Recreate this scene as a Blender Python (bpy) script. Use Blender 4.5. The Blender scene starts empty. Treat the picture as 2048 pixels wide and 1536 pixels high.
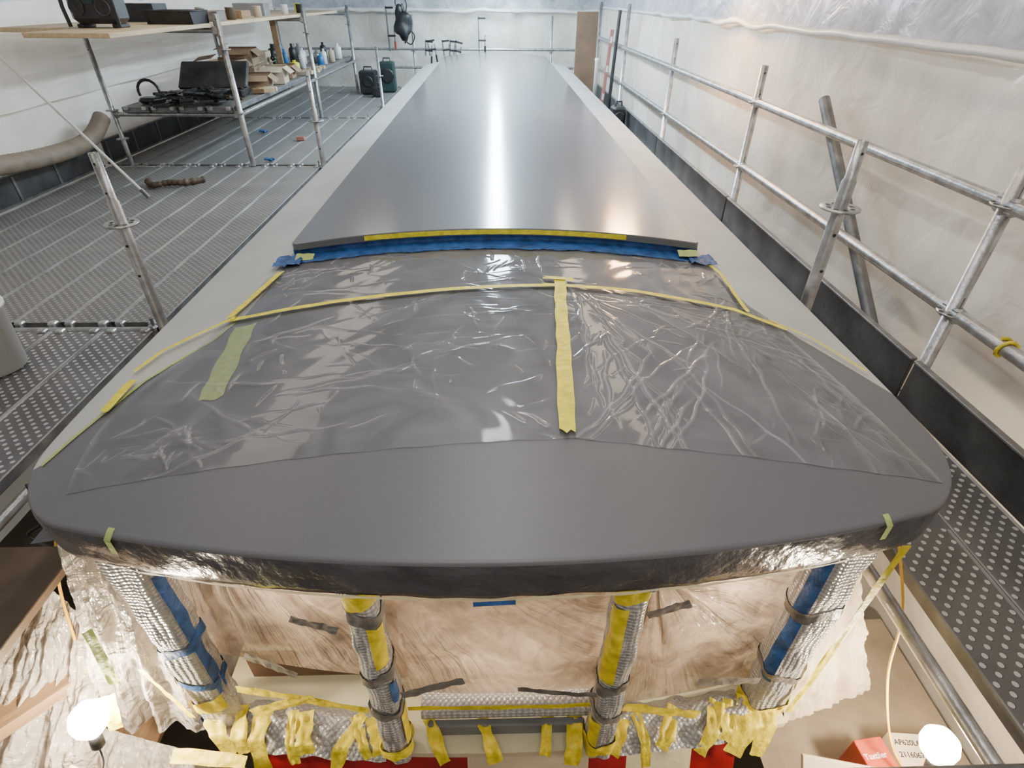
import bpy, math, random
import numpy as np
from mathutils import Vector, Matrix, noise, Euler
random.seed(7)
S=bpy.context.scene
COL=S.collection
# ---------------------------------------------------------------- materials
def newmat(name):
    m=bpy.data.materials.new(name); m.use_nodes=True
    nt=m.node_tree; b=nt.nodes['Principled BSDF']
    return m,nt,b
def N(nt,t,**k):
    n=nt.nodes.new(t)
    for a,v in k.items(): setattr(n,a,v)
    return n
def L(nt,a,b): nt.links.new(a,b)
def mat(name,col,rough=.5,metal=0.,var=.12,vs=6.,bump=0.,bs=40.,alpha=1.,emit=None,es=0.,spec=.5,stretch=(1,1,1),det=4):
    m,nt,b=newmat(name)
    tc=N(nt,'ShaderNodeTexCoord'); mp=N(nt,'ShaderNodeMapping'); mp.inputs['Scale'].default_value=stretch
    L(nt,tc.outputs['Object'],mp.inputs['Vector'])
    nz=N(nt,'ShaderNodeTexNoise'); nz.inputs['Scale'].default_value=vs; nz.inputs['Detail'].default_value=det
    L(nt,mp.outputs[0],nz.inputs['Vector'])
    mx=N(nt,'ShaderNodeMix',data_type='RGBA')
    c=Vector(col[:3]); lo=[max(0,x*(1-var)) for x in c]; hi=[min(1,x*(1+var)) for x in c]
    mr=N(nt,'ShaderNodeMapRange'); mr.inputs[1].default_value=.3; mr.inputs[2].default_value=.7
    L(nt,nz.outputs['Fac'],mr.inputs[0]); L(nt,mr.outputs[0],mx.inputs[0])
    mx.inputs[6].default_value=(*lo,1); mx.inputs[7].default_value=(*hi,1)
    L(nt,mx.outputs[2],b.inputs['Base Color'])
    b.inputs['Roughness'].default_value=rough; b.inputs['Metallic'].default_value=metal
    b.inputs['Alpha'].default_value=alpha; b.inputs['Specular IOR Level'].default_value=spec
    if emit: b.inputs['Emission Color'].default_value=(*emit,1); b.inputs['Emission Strength'].default_value=es
    if bump:
        n2=N(nt,'ShaderNodeTexNoise'); n2.inputs['Scale'].default_value=bs; n2.inputs['Detail'].default_value=5
        L(nt,mp.outputs[0],n2.inputs['Vector'])
        bp=N(nt,'ShaderNodeBump'); bp.inputs['Strength'].default_value=bump; bp.inputs['Distance'].default_value=.02
        L(nt,n2.outputs['Fac'],bp.inputs['Height']); L(nt,bp.outputs[0],b.inputs['Normal'])
    return m
def dotmat(name,base,dot,scale,thr,rough=.4,metal=.6,bump=.6,soft=.03,rand=0.,raise_=True,rot=45):
    m,nt,b=newmat(name)
    tc=N(nt,'ShaderNodeTexCoord'); v=N(nt,'ShaderNodeTexVoronoi'); v.inputs['Scale'].default_value=scale; v.inputs['Randomness'].default_value=rand
    mp=N(nt,'ShaderNodeMapping'); mp.inputs['Rotation'].default_value=(0,0,math.radians(rot))
    L(nt,tc.outputs['Object'],mp.inputs[0])
    v.voronoi_dimensions='2D' if rand==0 else '3D'
    L(nt,mp.outputs[0],v.inputs['Vector'])
    mr=N(nt,'ShaderNodeMapRange'); mr.inputs[1].default_value=thr-soft; mr.inputs[2].default_value=thr+soft; mr.inputs[3].default_value=1; mr.inputs[4].default_value=0
    L(nt,v.outputs['Distance'],mr.inputs[0])
    nz=N(nt,'ShaderNodeTexNoise'); nz.inputs['Scale'].default_value=3; nz.inputs['Detail'].default_value=6; L(nt,tc.outputs['Object'],nz.inputs[0])
    mb=N(nt,'ShaderNodeMix',data_type='RGBA'); L(nt,nz.outputs['Fac'],mb.inputs[0])
    mb.inputs[6].default_value=(*[x*.5 for x in base],1); mb.inputs[7].default_value=(*[min(1,x*1.5) for x in base],1)
    mx=N(nt,'ShaderNodeMix',data_type='RGBA'); L(nt,mr.outputs[0],mx.inputs[0]); L(nt,mb.outputs[2],mx.inputs[6]); mx.inputs[7].default_value=(*dot,1)
    L(nt,mx.outputs[2],b.inputs['Base Color']); b.inputs['Roughness'].default_value=rough; b.inputs['Metallic'].default_value=metal
    bp=N(nt,'ShaderNodeBump'); bp.inputs['Strength'].default_value=bump; bp.inputs['Distance'].default_value=.008; bp.invert=not raise_
    L(nt,mr.outputs[0],bp.inputs['Height']); L(nt,bp.outputs[0],b.inputs['Normal'])
    return m

M_galv=mat('galvanised_steel',(.43,.43,.43),.34,.75,.3,14,.12,60)
M_galvd=mat('weathered_steel',(.2,.2,.2),.5,.6,.35,8,.15,40)
M_toe=mat('toe_board_steel',(.07,.07,.068),.5,.4,.5,4,.1,40)
M_step=mat('grey_painted_board',(.16,.16,.165),.5,0,.2,5,.1,40)
M_rail=mat('worn_steel_edge',(.24,.235,.225),.6,.2,.5,3,.1,60)
M_plank=dotmat('embossed_steel_plank',(.2,.195,.185),(.36,.35,.34),26,.27,.5,.3,.7)
M_plankh=dotmat('perforated_steel_plank',(.17,.165,.16),(.62,.61,.59),24,.25,.38,.5,.9)
M_wood=mat('pale_plywood',(.62,.48,.3),.6,0,.2,4,.1,30,stretch=(8,.6,8))
M_wood2=mat('rough_timber',(.30,.19,.10),.7,0,.3,4,.2,30,stretch=(8,.6,8))
M_brown=mat('brown_board',(.16,.10,.06),.7,0,.2,4,.1,30)
M_woodd=mat('dark_board',(.1,.07,.045),.6,0,.4,4,.1,30)
M_black=mat('black_plastic',(.02,.02,.022),.4,0,.3,10,.1,80)
M_grey=mat('grey_plastic',(.2,.2,.2),.5)
M_card=mat('cardboard',(.30,.2,.125),.8,0,.25,5,.1,60)
M_cardl=mat('pale_cardboard',(.55,.46,.33),.8,0,.12,5,.1,60)
M_tanb=mat('tan_board',(.36,.29,.21),.8,0,.2,5,.1,60)
M_yel=mat('yellow_masking_tape',(.84,.72,.02),.45,0,.2,25,.4,40)
M_yelt=mat('yellow_tape_crumpled',(.74,.6,.025),.5,0,.3,22,.45,22)
M_grn=mat('pale_green_masking_tape',(.42,.5,.16),.55,0,.12,30,.25,60)
M_blue=mat('blue_masking_tape',(.02,.085,.26),.5,0,.4,20,.6,25)
M_gtape=mat('grey_duct_tape',(.17,.155,.14),.4,0,.4,20,.4,25)
M_red=mat('red_gelcoat',(.26,.009,.013),.25,0,.4,5,.05,40)
M_redp=mat('red_plastic',(.45,.06,.025),.5)
M_pink=mat('faded_red_level',(.38,.16,.13),.5)
M_white=mat('white_plastic',(.78,.77,.74),.4,0,.06,5,.05,40)
M_paper=mat('cream_masking_paper',(.66,.62,.42),.7,0,.1,5,.3,15)
M_panelw=mat('white_topcoat',(.6,.59,.55),.5,0,.06,5)
M_orange=mat('yellow_orange_cable',(.75,.42,.03),.4)
M_gc=mat('teal_case',(.015,.04,.04),.5)
M_bluep=mat('blue_plastic',(.03,.15,.35),.4)
M_greenp=mat('bright_green_tape',(.15,.7,.12),.5)
M_ink=mat('ink',(.03,.03,.03),.6)
M_bubble=dotmat('silver_bubble_wrap',(.32,.315,.31),(.56,.55,.54),60,.42,.3,.12,.7,.3,.2)
M_floor=mat('dark_floor',(.09,.07,.05),.8,0,.5,1.5,.3,20)
M_dark=mat('cabin_interior',(.2,.14,.1),.7)
M_duct=mat('duct_fabric',(.26,.21,.16),.6,0,.2,8)
M_lip=mat('glossy_grey_lip',(.07,.068,.075),.22,0,.25,7,.7,12)
M_tube=mat('lit_diffuser',(1,1,1),.3,emit=(.66,.85,1),es=110)
def bulbmat():
    m,nt,b=newmat('glowing_glass')
    e=N(nt,'ShaderNodeEmission'); e.inputs[0].default_value=(1,.86,.66,1); e.inputs[1].default_value=100
    t=N(nt,'ShaderNodeBsdfTransparent'); ms=N(nt,'ShaderNodeMixShader'); ms.inputs[0].default_value=.5
    L(nt,t.outputs[0],ms.inputs[1]); L(nt,e.outputs[0],ms.inputs[2]); L(nt,ms.outputs[0],nt.nodes['Material Output'].inputs[0])
    return m
M_bulb=bulbmat()

def sheet_mat(name,lo,hi,bump=.5,bs=5,rough=.3,top=None,ztop=1.53,vs=1.3,glow=0.):
    m,nt,b=newmat(name)
    tc=N(nt,'ShaderNodeTexCoord')
    nz=N(nt,'ShaderNodeTexNoise'); nz.inputs['Scale'].default_value=vs; nz.inputs['Detail'].default_value=5; nz.inputs['Distortion'].default_value=.6
    L(nt,tc.outputs['Object'],nz.inputs[0])
    cr=N(nt,'ShaderNodeMapRange'); cr.inputs[1].default_value=.35; cr.inputs[2].default_value=.65; L(nt,nz.outputs['Fac'],cr.inputs[0])
    mx=N(nt,'ShaderNodeMix',data_type='RGBA'); L(nt,cr.outputs[0],mx.inputs[0]); mx.inputs[6].default_value=(*lo,1); mx.inputs[7].default_value=(*hi,1)
    out=mx.outputs[2]
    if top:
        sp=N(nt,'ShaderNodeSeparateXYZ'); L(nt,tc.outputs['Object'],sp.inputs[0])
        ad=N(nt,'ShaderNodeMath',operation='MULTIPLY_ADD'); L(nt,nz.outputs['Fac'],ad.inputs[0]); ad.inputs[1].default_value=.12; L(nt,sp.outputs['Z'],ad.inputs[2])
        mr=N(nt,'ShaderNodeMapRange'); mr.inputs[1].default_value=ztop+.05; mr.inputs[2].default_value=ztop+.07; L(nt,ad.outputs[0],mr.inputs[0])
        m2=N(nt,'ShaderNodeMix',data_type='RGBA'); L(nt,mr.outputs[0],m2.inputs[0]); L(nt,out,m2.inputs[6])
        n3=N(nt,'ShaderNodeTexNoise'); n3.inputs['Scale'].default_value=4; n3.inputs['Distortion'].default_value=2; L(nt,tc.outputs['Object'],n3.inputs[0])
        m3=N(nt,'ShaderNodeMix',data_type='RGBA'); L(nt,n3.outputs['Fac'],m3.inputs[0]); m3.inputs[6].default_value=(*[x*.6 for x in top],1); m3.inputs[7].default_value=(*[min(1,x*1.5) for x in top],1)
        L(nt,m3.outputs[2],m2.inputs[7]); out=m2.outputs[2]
    L(nt,out,b.inputs['Base Color'])
    b.inputs['Roughness'].default_value=rough
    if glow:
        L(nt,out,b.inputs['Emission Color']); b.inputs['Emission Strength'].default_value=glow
    n2=N(nt,'ShaderNodeTexNoise'); n2.inputs['Scale'].default_value=bs; n2.inputs['Detail'].default_value=5; n2.inputs['Distortion'].default_value=1.2
    L(nt,tc.outputs['Object'],n2.inputs[0])
    bp=N(nt,'ShaderNodeBump'); bp.inputs['Strength'].default_value=bump; bp.inputs['Distance'].default_value=.05
    L(nt,n2.outputs['Fac'],bp.inputs['Height']); L(nt,bp.outputs[0],b.inputs['Normal'])
    return m
# faint emission on the side sheeting and dust sheet imitates daylight from behind
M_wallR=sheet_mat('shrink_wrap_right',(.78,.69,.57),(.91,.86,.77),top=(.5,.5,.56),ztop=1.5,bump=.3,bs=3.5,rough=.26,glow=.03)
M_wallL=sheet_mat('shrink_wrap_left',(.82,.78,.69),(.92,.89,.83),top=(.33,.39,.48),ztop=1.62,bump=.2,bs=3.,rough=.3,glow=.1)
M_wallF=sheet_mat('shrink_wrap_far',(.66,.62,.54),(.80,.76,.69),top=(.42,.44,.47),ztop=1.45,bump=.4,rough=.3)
M_ceil=sheet_mat('shrink_wrap_ceiling',(.42,.43,.45),(.5,.5,.51))
def foldmat(name,lo,hi,rough=.14,tr=.4,trc=(.95,.78,.62),clear=0.,uvb=.45,ob=1.):
    m,nt,b=newmat(name)
    tc=N(nt,'ShaderNodeTexCoord')
    n1=N(nt,'ShaderNodeTexNoise'); n1.inputs['Scale'].default_value=1; n1.inputs['Detail'].default_value=3; n1.inputs['Roughness'].default_value=.5; n1.inputs['Distortion'].default_value=.1; L(nt,tc.outputs['UV'],n1.inputs[0])
    n2=N(nt,'ShaderNodeTexNoise'); n2.inputs['Scale'].default_value=2.4; n2.inputs['Detail'].default_value=4; n2.inputs['Distortion'].default_value=.8; L(nt,tc.outputs['Object'],n2.inputs[0])
    n3=N(nt,'ShaderNodeTexNoise'); n3.inputs['Scale'].default_value=8; n3.inputs['Detail'].default_value=4; n3.inputs['Distortion'].default_value=2.; L(nt,tc.outputs['Object'],n3.inputs[0])
    mr=N(nt,'ShaderNodeMapRange'); mr.inputs[1].default_value=.33; mr.inputs[2].default_value=.67; L(nt,n2.outputs['Fac'],mr.inputs[0])
    mx=N(nt,'ShaderNodeMix',data_type='RGBA'); L(nt,mr.outputs[0],mx.inputs[0]); mx.inputs[6].default_value=(*lo,1); mx.inputs[7].default_value=(*hi,1)
    L(nt,mx.outputs[2],b.inputs['Base Color']); b.inputs['Roughness'].default_value=rough; b.inputs['Specular IOR Level'].default_value=1.
    hb=N(nt,'ShaderNodeMath',operation='MULTIPLY'); L(nt,n1.outputs['Fac'],hb.inputs[0]); hb.inputs[1].default_value=uvb
    ha=N(nt,'ShaderNodeMath',operation='MULTIPLY_ADD'); L(nt,n3.outputs['Fac'],ha.inputs[0]); ha.inputs[1].default_value=ob; L(nt,hb.outputs[0],ha.inputs[2])
    bp=N(nt,'ShaderNodeBump'); bp.inputs['Strength'].default_value=1.; bp.inputs['Distance'].default_value=.035; L(nt,ha.outputs[0],bp.inputs['Height']); L(nt,bp.outputs[0],b.inputs['Normal'])
    t=N(nt,'ShaderNodeBsdfTranslucent'); L(nt,bp.outputs[0],t.inputs['Normal'])
    tm=N(nt,'ShaderNodeMix',data_type='RGBA'); L(nt,mr.outputs[0],tm.inputs[0]); tm.inputs[6].default_value=(*[c*.4 for c in trc],1); tm.inputs[7].default_value=(*trc,1); L(nt,tm.outputs[2],t.inputs[0])
    ms=N(nt,'ShaderNodeMixShader'); ms.inputs[0].default_value=tr; L(nt,b.outputs[0],ms.inputs[1]); L(nt,t.outputs[0],ms.inputs[2]); out=ms.outputs[0]
    if clear:
        tp=N(nt,'ShaderNodeBsdfTransparent'); fz=N(nt,'ShaderNodeMapRange'); fz.inputs[1].default_value=.35; fz.inputs[2].default_value=.65; fz.inputs[3].default_value=clear; fz.inputs[4].default_value=.05; L(nt,n3.outputs['Fac'],fz.inputs[0])
        m4=N(nt,'ShaderNodeMixShader'); L(nt,fz.outputs[0],m4.inputs[0]); L(nt,out,m4.inputs[1]); L(nt,tp.outputs[0],m4.inputs[2]); out=m4.outputs[0]
    L(nt,out,nt.nodes['Material Output'].inputs[0])
    return m
M_tan=foldmat('tan_translucent_plastic',(.30,.225,.165),(.62,.51,.40),tr=.45,clear=.35,uvb=1.0,ob=.45)
M_tanl=foldmat('pale_translucent_plastic',(.5,.45,.37),(.88,.85,.78),tr=.4,clear=.3,uvb=.8)

def roofmat():
    m,nt,b=newmat('roof_paint')
    tc=N(nt,'ShaderNodeTexCoord'); sp=N(nt,'ShaderNodeSeparateXYZ'); L(nt,tc.outputs['Object'],sp.inputs[0])
    def curve(pts):
        mr=N(nt,'ShaderNodeMapRange'); mr.inputs[1].default_value=1.; mr.inputs[2].default_value=3.; L(nt,sp.outputs['Y'],mr.inputs[0])
        fc=N(nt,'ShaderNodeFloatCurve'); c=fc.mapping.curves[0]
        P=[((y-1)/2,(g-1)/1.0) for y,g in pts]
        c.points[0].location=P[0]; c.points[1].location=P[-1]
        for p in P[1:-1]: c.points.new(*p)
        for p in c.points: p.handle_type='VECTOR'
        fc.mapping.update(); L(nt,mr.outputs[0],fc.inputs['Value'])
        ad=N(nt,'ShaderNodeMath',operation='ADD'); L(nt,fc.outputs[0],ad.inputs[0]); ad.inputs[1].default_value=1.0
        return ad.outputs[0]
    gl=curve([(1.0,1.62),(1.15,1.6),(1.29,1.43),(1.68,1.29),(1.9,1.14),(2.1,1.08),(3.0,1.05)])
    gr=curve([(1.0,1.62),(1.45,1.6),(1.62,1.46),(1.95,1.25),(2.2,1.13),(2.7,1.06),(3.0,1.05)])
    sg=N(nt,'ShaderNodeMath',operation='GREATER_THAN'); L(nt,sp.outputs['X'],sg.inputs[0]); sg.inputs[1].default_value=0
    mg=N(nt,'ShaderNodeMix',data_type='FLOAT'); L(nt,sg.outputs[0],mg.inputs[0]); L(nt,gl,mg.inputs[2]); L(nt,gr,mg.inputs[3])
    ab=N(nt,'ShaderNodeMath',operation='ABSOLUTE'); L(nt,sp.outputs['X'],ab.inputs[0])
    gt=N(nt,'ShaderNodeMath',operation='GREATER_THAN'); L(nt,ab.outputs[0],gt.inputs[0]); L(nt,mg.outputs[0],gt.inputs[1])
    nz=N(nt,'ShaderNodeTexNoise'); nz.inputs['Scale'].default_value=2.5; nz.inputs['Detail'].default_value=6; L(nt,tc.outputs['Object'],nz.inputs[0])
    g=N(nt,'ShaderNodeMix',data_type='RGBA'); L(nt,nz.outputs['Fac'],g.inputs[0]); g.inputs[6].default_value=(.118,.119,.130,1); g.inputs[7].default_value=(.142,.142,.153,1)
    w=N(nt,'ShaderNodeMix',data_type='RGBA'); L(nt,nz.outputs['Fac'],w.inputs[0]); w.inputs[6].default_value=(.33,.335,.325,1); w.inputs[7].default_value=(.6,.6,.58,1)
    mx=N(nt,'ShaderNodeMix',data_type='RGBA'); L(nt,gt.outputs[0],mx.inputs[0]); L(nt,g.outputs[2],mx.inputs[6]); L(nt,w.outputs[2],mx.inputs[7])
    L(nt,mx.outputs[2],b.inputs['Base Color']); b.inputs['Roughness'].default_value=.42
    n2=N(nt,'ShaderNodeTexNoise'); n2.inputs['Scale'].default_value=60; n2.inputs['Detail'].default_value=3; L(nt,tc.outputs['Object'],n2.inputs[0])
    bp=N(nt,'ShaderNodeBump'); bp.inputs['Strength'].default_value=.05; bp.inputs['Distance'].default_value=.01; L(nt,n2.outputs['Fac'],bp.inputs['Height']); L(nt,bp.outputs[0],b.inputs['Normal'])
    return m
M_roof=roofmat()
def panelmat():
    m,nt,b=newmat('satin_grey_deck_paint')
    tc=N(nt,'ShaderNodeTexCoord')
    nz=N(nt,'ShaderNodeTexNoise'); nz.inputs['Scale'].default_value=1.6; nz.inputs['Detail'].default_value=6; L(nt,tc.outputs['Object'],nz.inputs[0])
    g=N(nt,'ShaderNodeMix',data_type='RGBA'); L(nt,nz.outputs['Fac'],g.inputs[0]); g.inputs[6].default_value=(.118,.12,.124,1); g.inputs[7].default_value=(.132,.134,.138,1)
    L(nt,g.outputs[2],b.inputs['Base Color'])
    b.inputs['Roughness'].default_value=.5; b.inputs['Specular IOR Level'].default_value=.2
    b.inputs['Coat Weight'].default_value=1.; b.inputs['Coat Roughness'].default_value=.17; b.inputs['Coat IOR'].default_value=1.6
    return m
M_panel=panelmat()
def clearmat():
    m,nt,b=newmat('clear_plastic_film')
    b.inputs['Base Color'].default_value=(.8,.81,.84,1); b.inputs['Roughness'].default_value=.3
    at=N(nt,'ShaderNodeAttribute'); at.attribute_name='haze'
    tc=N(nt,'ShaderNodeTexCoord'); n2=N(nt,'ShaderNodeTexNoise'); n2.inputs['Scale'].default_value=4; n2.inputs['Detail'].default_value=5; n2.inputs['Distortion'].default_value=1.5; L(nt,tc.outputs['Object'],n2.inputs[0])
    mr=N(nt,'ShaderNodeMapRange'); mr.inputs[1].default_value=.35; mr.inputs[2].default_value=.7; mr.inputs[3].default_value=.065; mr.inputs[4].default_value=.15
    L(nt,n2.outputs['Fac'],mr.inputs[0])
    ma=N(nt,'ShaderNodeMath',operation='MULTIPLY_ADD'); L(nt,at.outputs['Fac'],ma.inputs[0]); ma.inputs[1].default_value=.22; L(nt,mr.outputs[0],ma.inputs[2]); ma.use_clamp=True
    gl=N(nt,'ShaderNodeBsdfGlossy'); gl.inputs['Roughness'].default_value=.08
    tr=N(nt,'ShaderNodeBsdfTransparent'); mixa=N(nt,'ShaderNodeMixShader'); L(nt,ma.outputs[0],mixa.inputs[0]); L(nt,tr.outputs[0],mixa.inputs[1]); L(nt,b.outputs[0],mixa.inputs[2])
    fr=N(nt,'ShaderNodeFresnel'); fr.inputs[0].default_value=1.38
    mixb=N(nt,'ShaderNodeMixShader'); L(nt,fr.outputs[0],mixb.inputs[0]); L(nt,mixa.outputs[0],mixb.inputs[1]); L(nt,gl.outputs[0],mixb.inputs[2])
    L(nt,mixb.outputs[0],nt.nodes['Material Output'].inputs[0])
    return m
M_clear=clearmat()

# ---------------------------------------------------------------- mesh builder
class MB:
    def __init__(s): s.v=[];s.f=[];s.m=[];s.mats=[];s.sm=[];s.uv=None
    def mi(s,mt):
        if mt not in s.mats: s.mats.append(mt)
        return s.mats.index(mt)
    def add(s,vs,fs,mt,smooth=False):
        o=len(s.v); s.v+= [Vector(v) for v in vs]; i=s.mi(mt)
        for f in fs: s.f.append([o+k for k in f]); s.m.append(i); s.sm.append(smooth)
        return s
    def box(s,c,size,mt,rot=(0,0,0),bev=.0):
        x,y,z=[a/2 for a in size]; R=Euler(rot).to_matrix(); c=Vector(c)
        b=min(bev,x*.9,y*.9,z*.9)
        if b<=0:
            vs=[Vector((i*x,j*y,k*z)) for i in(-1,1) for j in(-1,1) for k in(-1,1)]
            fs=[(0,1,3,2),(4,6,7,5),(0,4,5,1),(2,3,7,6),(0,2,6,4),(1,5,7,3)]
            return s.add([R@v+c for v in vs],fs,mt)
        def ring(px,py,zz):
            cc=b
            pts=[(px-cc,-py),(px,-py+cc),(px,py-cc),(px-cc,py),(-px+cc,py),(-px,py-cc),(-px,-py+cc),(-px+cc,-py)]
            return [Vector((a,d,zz)) for a,d in pts]
        rs=[ring(x-b*.7,y-b*.7,-z),ring(x,y,-z+b),ring(x,y,z-b),ring(x-b*.7,y-b*.7,z)]
        vs=[R@v+c for r in rs for v in r]; fs=[]
        for k in range(3):
            for i in range(8):
                j=(i+1)%8; fs.append((k*8+i,k*8+j,(k+1)*8+j,(k+1)*8+i))
        fs.append(tuple(range(7,-1,-1))); fs.append(tuple(range(24,32)))
        return s.add(vs,fs,mt)
    def sweep(s,pts,r,mt,seg=12,closed=False,cap=True):
        pts=[Vector(p) for p in pts]; n=len(pts); vs=[];fs=[]
        up=Vector((0,0,1)); t0=(pts[1]-pts[0]).normalized()
        if abs(t0.dot(up))>.95: up=Vector((0,1,0))
        for i,p in enumerate(pts):
            if closed: t=(pts[(i+1)%n]-pts[i-1]).normalized()
            else: t=(pts[min(i+1,n-1)]-pts[max(i-1,0)]).normalized()
            a=t.cross(up)
            if a.length<1e-4: a=t.cross(Vector((1,0,0)))
            a.normalize(); bb=a.cross(t).normalized(); up=bb
            rr=r[i] if isinstance(r,(list,tuple)) else r
            for k in range(seg):
                an=2*math.pi*k/seg; vs.append(p+a*math.cos(an)*rr+bb*math.sin(an)*rr)
        m=n if closed else n-1
        for i in range(m):
            for k in range(seg):
                a0=i*seg+k;a1=i*seg+(k+1)%seg;b0=((i+1)%n)*seg+k;b1=((i+1)%n)*seg+(k+1)%seg
                fs.append((a0,a1,b1,b0))
        s.add(vs,fs,mt,True)
        if cap and not closed:
            s.add(vs[:seg],[tuple(range(seg-1,-1,-1))],mt); s.add(vs[-seg:],[tuple(range(seg))],mt)
        return s
    def cyl(s,p0,p1,r,mt,seg=16,r1=None): return s.sweep([p0,p1],[r,r if r1 is None else r1],mt,seg)
    def lathe(s,c,prof,mt,seg=24,rot=(0,0,0)):
        R=Euler(rot).to_matrix();c=Vector(c);vs=[];fs=[];n=len(prof)
        for rr,z in prof:
            for k in range(seg):
                a=2*math.pi*k/seg; vs.append(R@Vector((rr*math.cos(a),rr*math.sin(a),z))+c)
        for i in range(n-1):
            for k in range(seg):
                k2=(k+1)%seg; fs.append((i*seg+k,i*seg+k2,(i+1)*seg+k2,(i+1)*seg+k))
        return s.add(vs,fs,mt,True)
    def grid(s,fn,nu,nv,mt,smooth=True,uvf=None):
        vs=[fn(i/nu,j/nv) for j in range(nv+1) for i in range(nu+1)]
        if uvf: s.uv=[uvf(i/nu,j/nv) for j in range(nv+1) for i in range(nu+1)]
        fs=[(j*(nu+1)+i,j*(nu+1)+i+1,(j+1)*(nu+1)+i+1,(j+1)*(nu+1)+i) for j in range(nv) for i in range(nu)]
        return s.add(vs,fs,mt,smooth)
    def make(s,name,parent=None,loc=(0,0,0),label=None,category=None,group=None,kind=None,rot=None):
        me=bpy.data.meshes.new(name); me.from_pydata([tuple(v) for v in s.v],[],s.f)
        for mt in s.mats: me.materials.append(mt)
        me.polygons.foreach_set('material_index',s.m); me.polygons.foreach_set('use_smooth',s.sm)
        if s.uv:
            ul=me.uv_layers.new(name='folds')
            for lp in me.loops: ul.data[lp.index].uv=s.uv[lp.vertex_index]
        me.update()
        o=bpy.data.objects.new(name,me); COL.objects.link(o); o.location=loc
        if rot: o.rotation_euler=rot
        if parent: o.parent=parent
        meta(o,label,category,group,kind); return o
def meta(o,label=None,category=None,group=None,kind=None):
    if label:o['label']=label
    if category:o['category']=category
    if group:o['group']=group
    if kind:o['kind']=kind
    return o
def empty(name,loc=(0,0,0),**k):
    o=bpy.data.objects.new(name,None); COL.objects.link(o); o.location=loc; o.empty_display_size=.1; return meta(o,**k)
def copytree(o,loc,rot=None,label=None):
    c=o.copy(); COL.objects.link(c); c.location=loc
    if rot is not None: c.rotation_euler=rot
    if label: c['label']=label
    for ch in o.children:
        d=ch.copy(); COL.objects.link(d); d.parent=c
    return c
def nz(x,y,z=0,s=1.): return noise.noise(Vector((x*s,y*s,z*s)))
def cr(P,n=16):
    P=[Vector(p) for p in P]; out=[]
    for i in range(len(P)-1):
        p0=P[max(i-1,0)];p1=P[i];p2=P[i+1];p3=P[min(i+2,len(P)-1)]
        for k in range(n):
            t=k/n; out.append(.5*((2*p1)+(p2-p0)*t+(2*p0-5*p1+4*p2-p3)*t*t+(3*p1-p0-3*p2+p3)*t**3))
    out.append(P[-1]); return out

# ---------------------------------------------------------------- camera
cam=bpy.data.cameras.new('camera'); co=bpy.data.objects.new('camera',cam); COL.objects.link(co)
cam.sensor_width=36; cam.lens=19.35; cam.clip_start=.02
co.matrix_world=Matrix.Translation((0,0,1.7))@Matrix.Rotation(math.radians(-1.74),4,'Z')@Matrix.Rotation(math.radians(54.75),4,'X')@Matrix.Rotation(math.radians(.5),4,'Z')
S.camera=co

# ---------------------------------------------------------------- room shell
XL,XR,YF,YB,ZF,ZC=-4.75,2.36,14.4,-1.6,-2.6,3.3
def wr(u,v):
    y=YB+(YF-YB)*u; z=ZF+(ZC-ZF)*v
    d=.05*nz(y,z,1,.7)+.02*nz(y,z,5,2.2)+.05*abs(math.sin((y-2.3)*math.pi/2.65))+.01*nz(y,z*.4,7,7)
    return Vector((XR+d-.02,y,z))
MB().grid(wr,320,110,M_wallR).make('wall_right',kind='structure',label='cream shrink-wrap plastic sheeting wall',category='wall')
def wl(u,v):
    y=YB+(YF-YB)*u; z=ZF+(ZC-ZF)*v
    d=.06*nz(y,z,9,.7)+.015*nz(y,z,3,2.5)
    return Vector((XL-d,y,z))
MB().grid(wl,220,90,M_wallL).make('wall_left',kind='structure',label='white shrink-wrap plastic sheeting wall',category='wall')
def wf(u,v):
    x=XL-.3+(XR-XL+.6)*u; z=ZF+(ZC-ZF)*v
    d=.1*nz(x,z,19,.8)+.05*nz(x,z,3,2.5)
    return Vector((x,YF+d,z))
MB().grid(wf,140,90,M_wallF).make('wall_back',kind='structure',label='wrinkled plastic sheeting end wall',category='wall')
MB().grid(lambda u,v:Vector((XL-.3+(XR-XL+.6)*u,YB,ZF+(ZC-ZF)*v)),4,4,M_ceil).make('wall_front',kind='structure',label='plastic sheeting end wall',category='wall')
MB().grid(lambda u,v:Vector((XL-.3+(XR-XL+.6)*u,YB+(YF+.3-YB)*v,ZC+.05*nz(u*9,v*20))),40,80,M_ceil).make('ceiling',kind='structure',label='plastic sheeting ceiling',category='ceiling')
MB().grid(lambda u,v:Vector((XL-.3+(XR-XL+.6)*u,YB+(YF+.3-YB)*v,ZF)),4,4,M_floor).make('floor',kind='structure',label='dark ground under the scaffold',category='floor')
MB().sweep([(2.3+.02*nz(y,0,3,3),y,1.5+.03*nz(y,2,1,2)) for y in [i*.1 for i in range(5,143)]],[.022+.018*abs(nz(i*.3,4)) for i in range(138)],M_white,8).make('trim_1',kind='structure',label='rolled plastic seam along the wall',category='trim')
MB().sweep([(x,14.25+.02*nz(x,0,3,3),1.42+.05*nz(x,2,1,2)) for x in [-4.7+i*.1 for i in range(70)]],[.03+.03*abs(nz(i*.3,7)) for i in range(70)],M_white,8).make('trim_2',kind='structure',label='rolled plastic seam along the end wall',category='trim')

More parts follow.
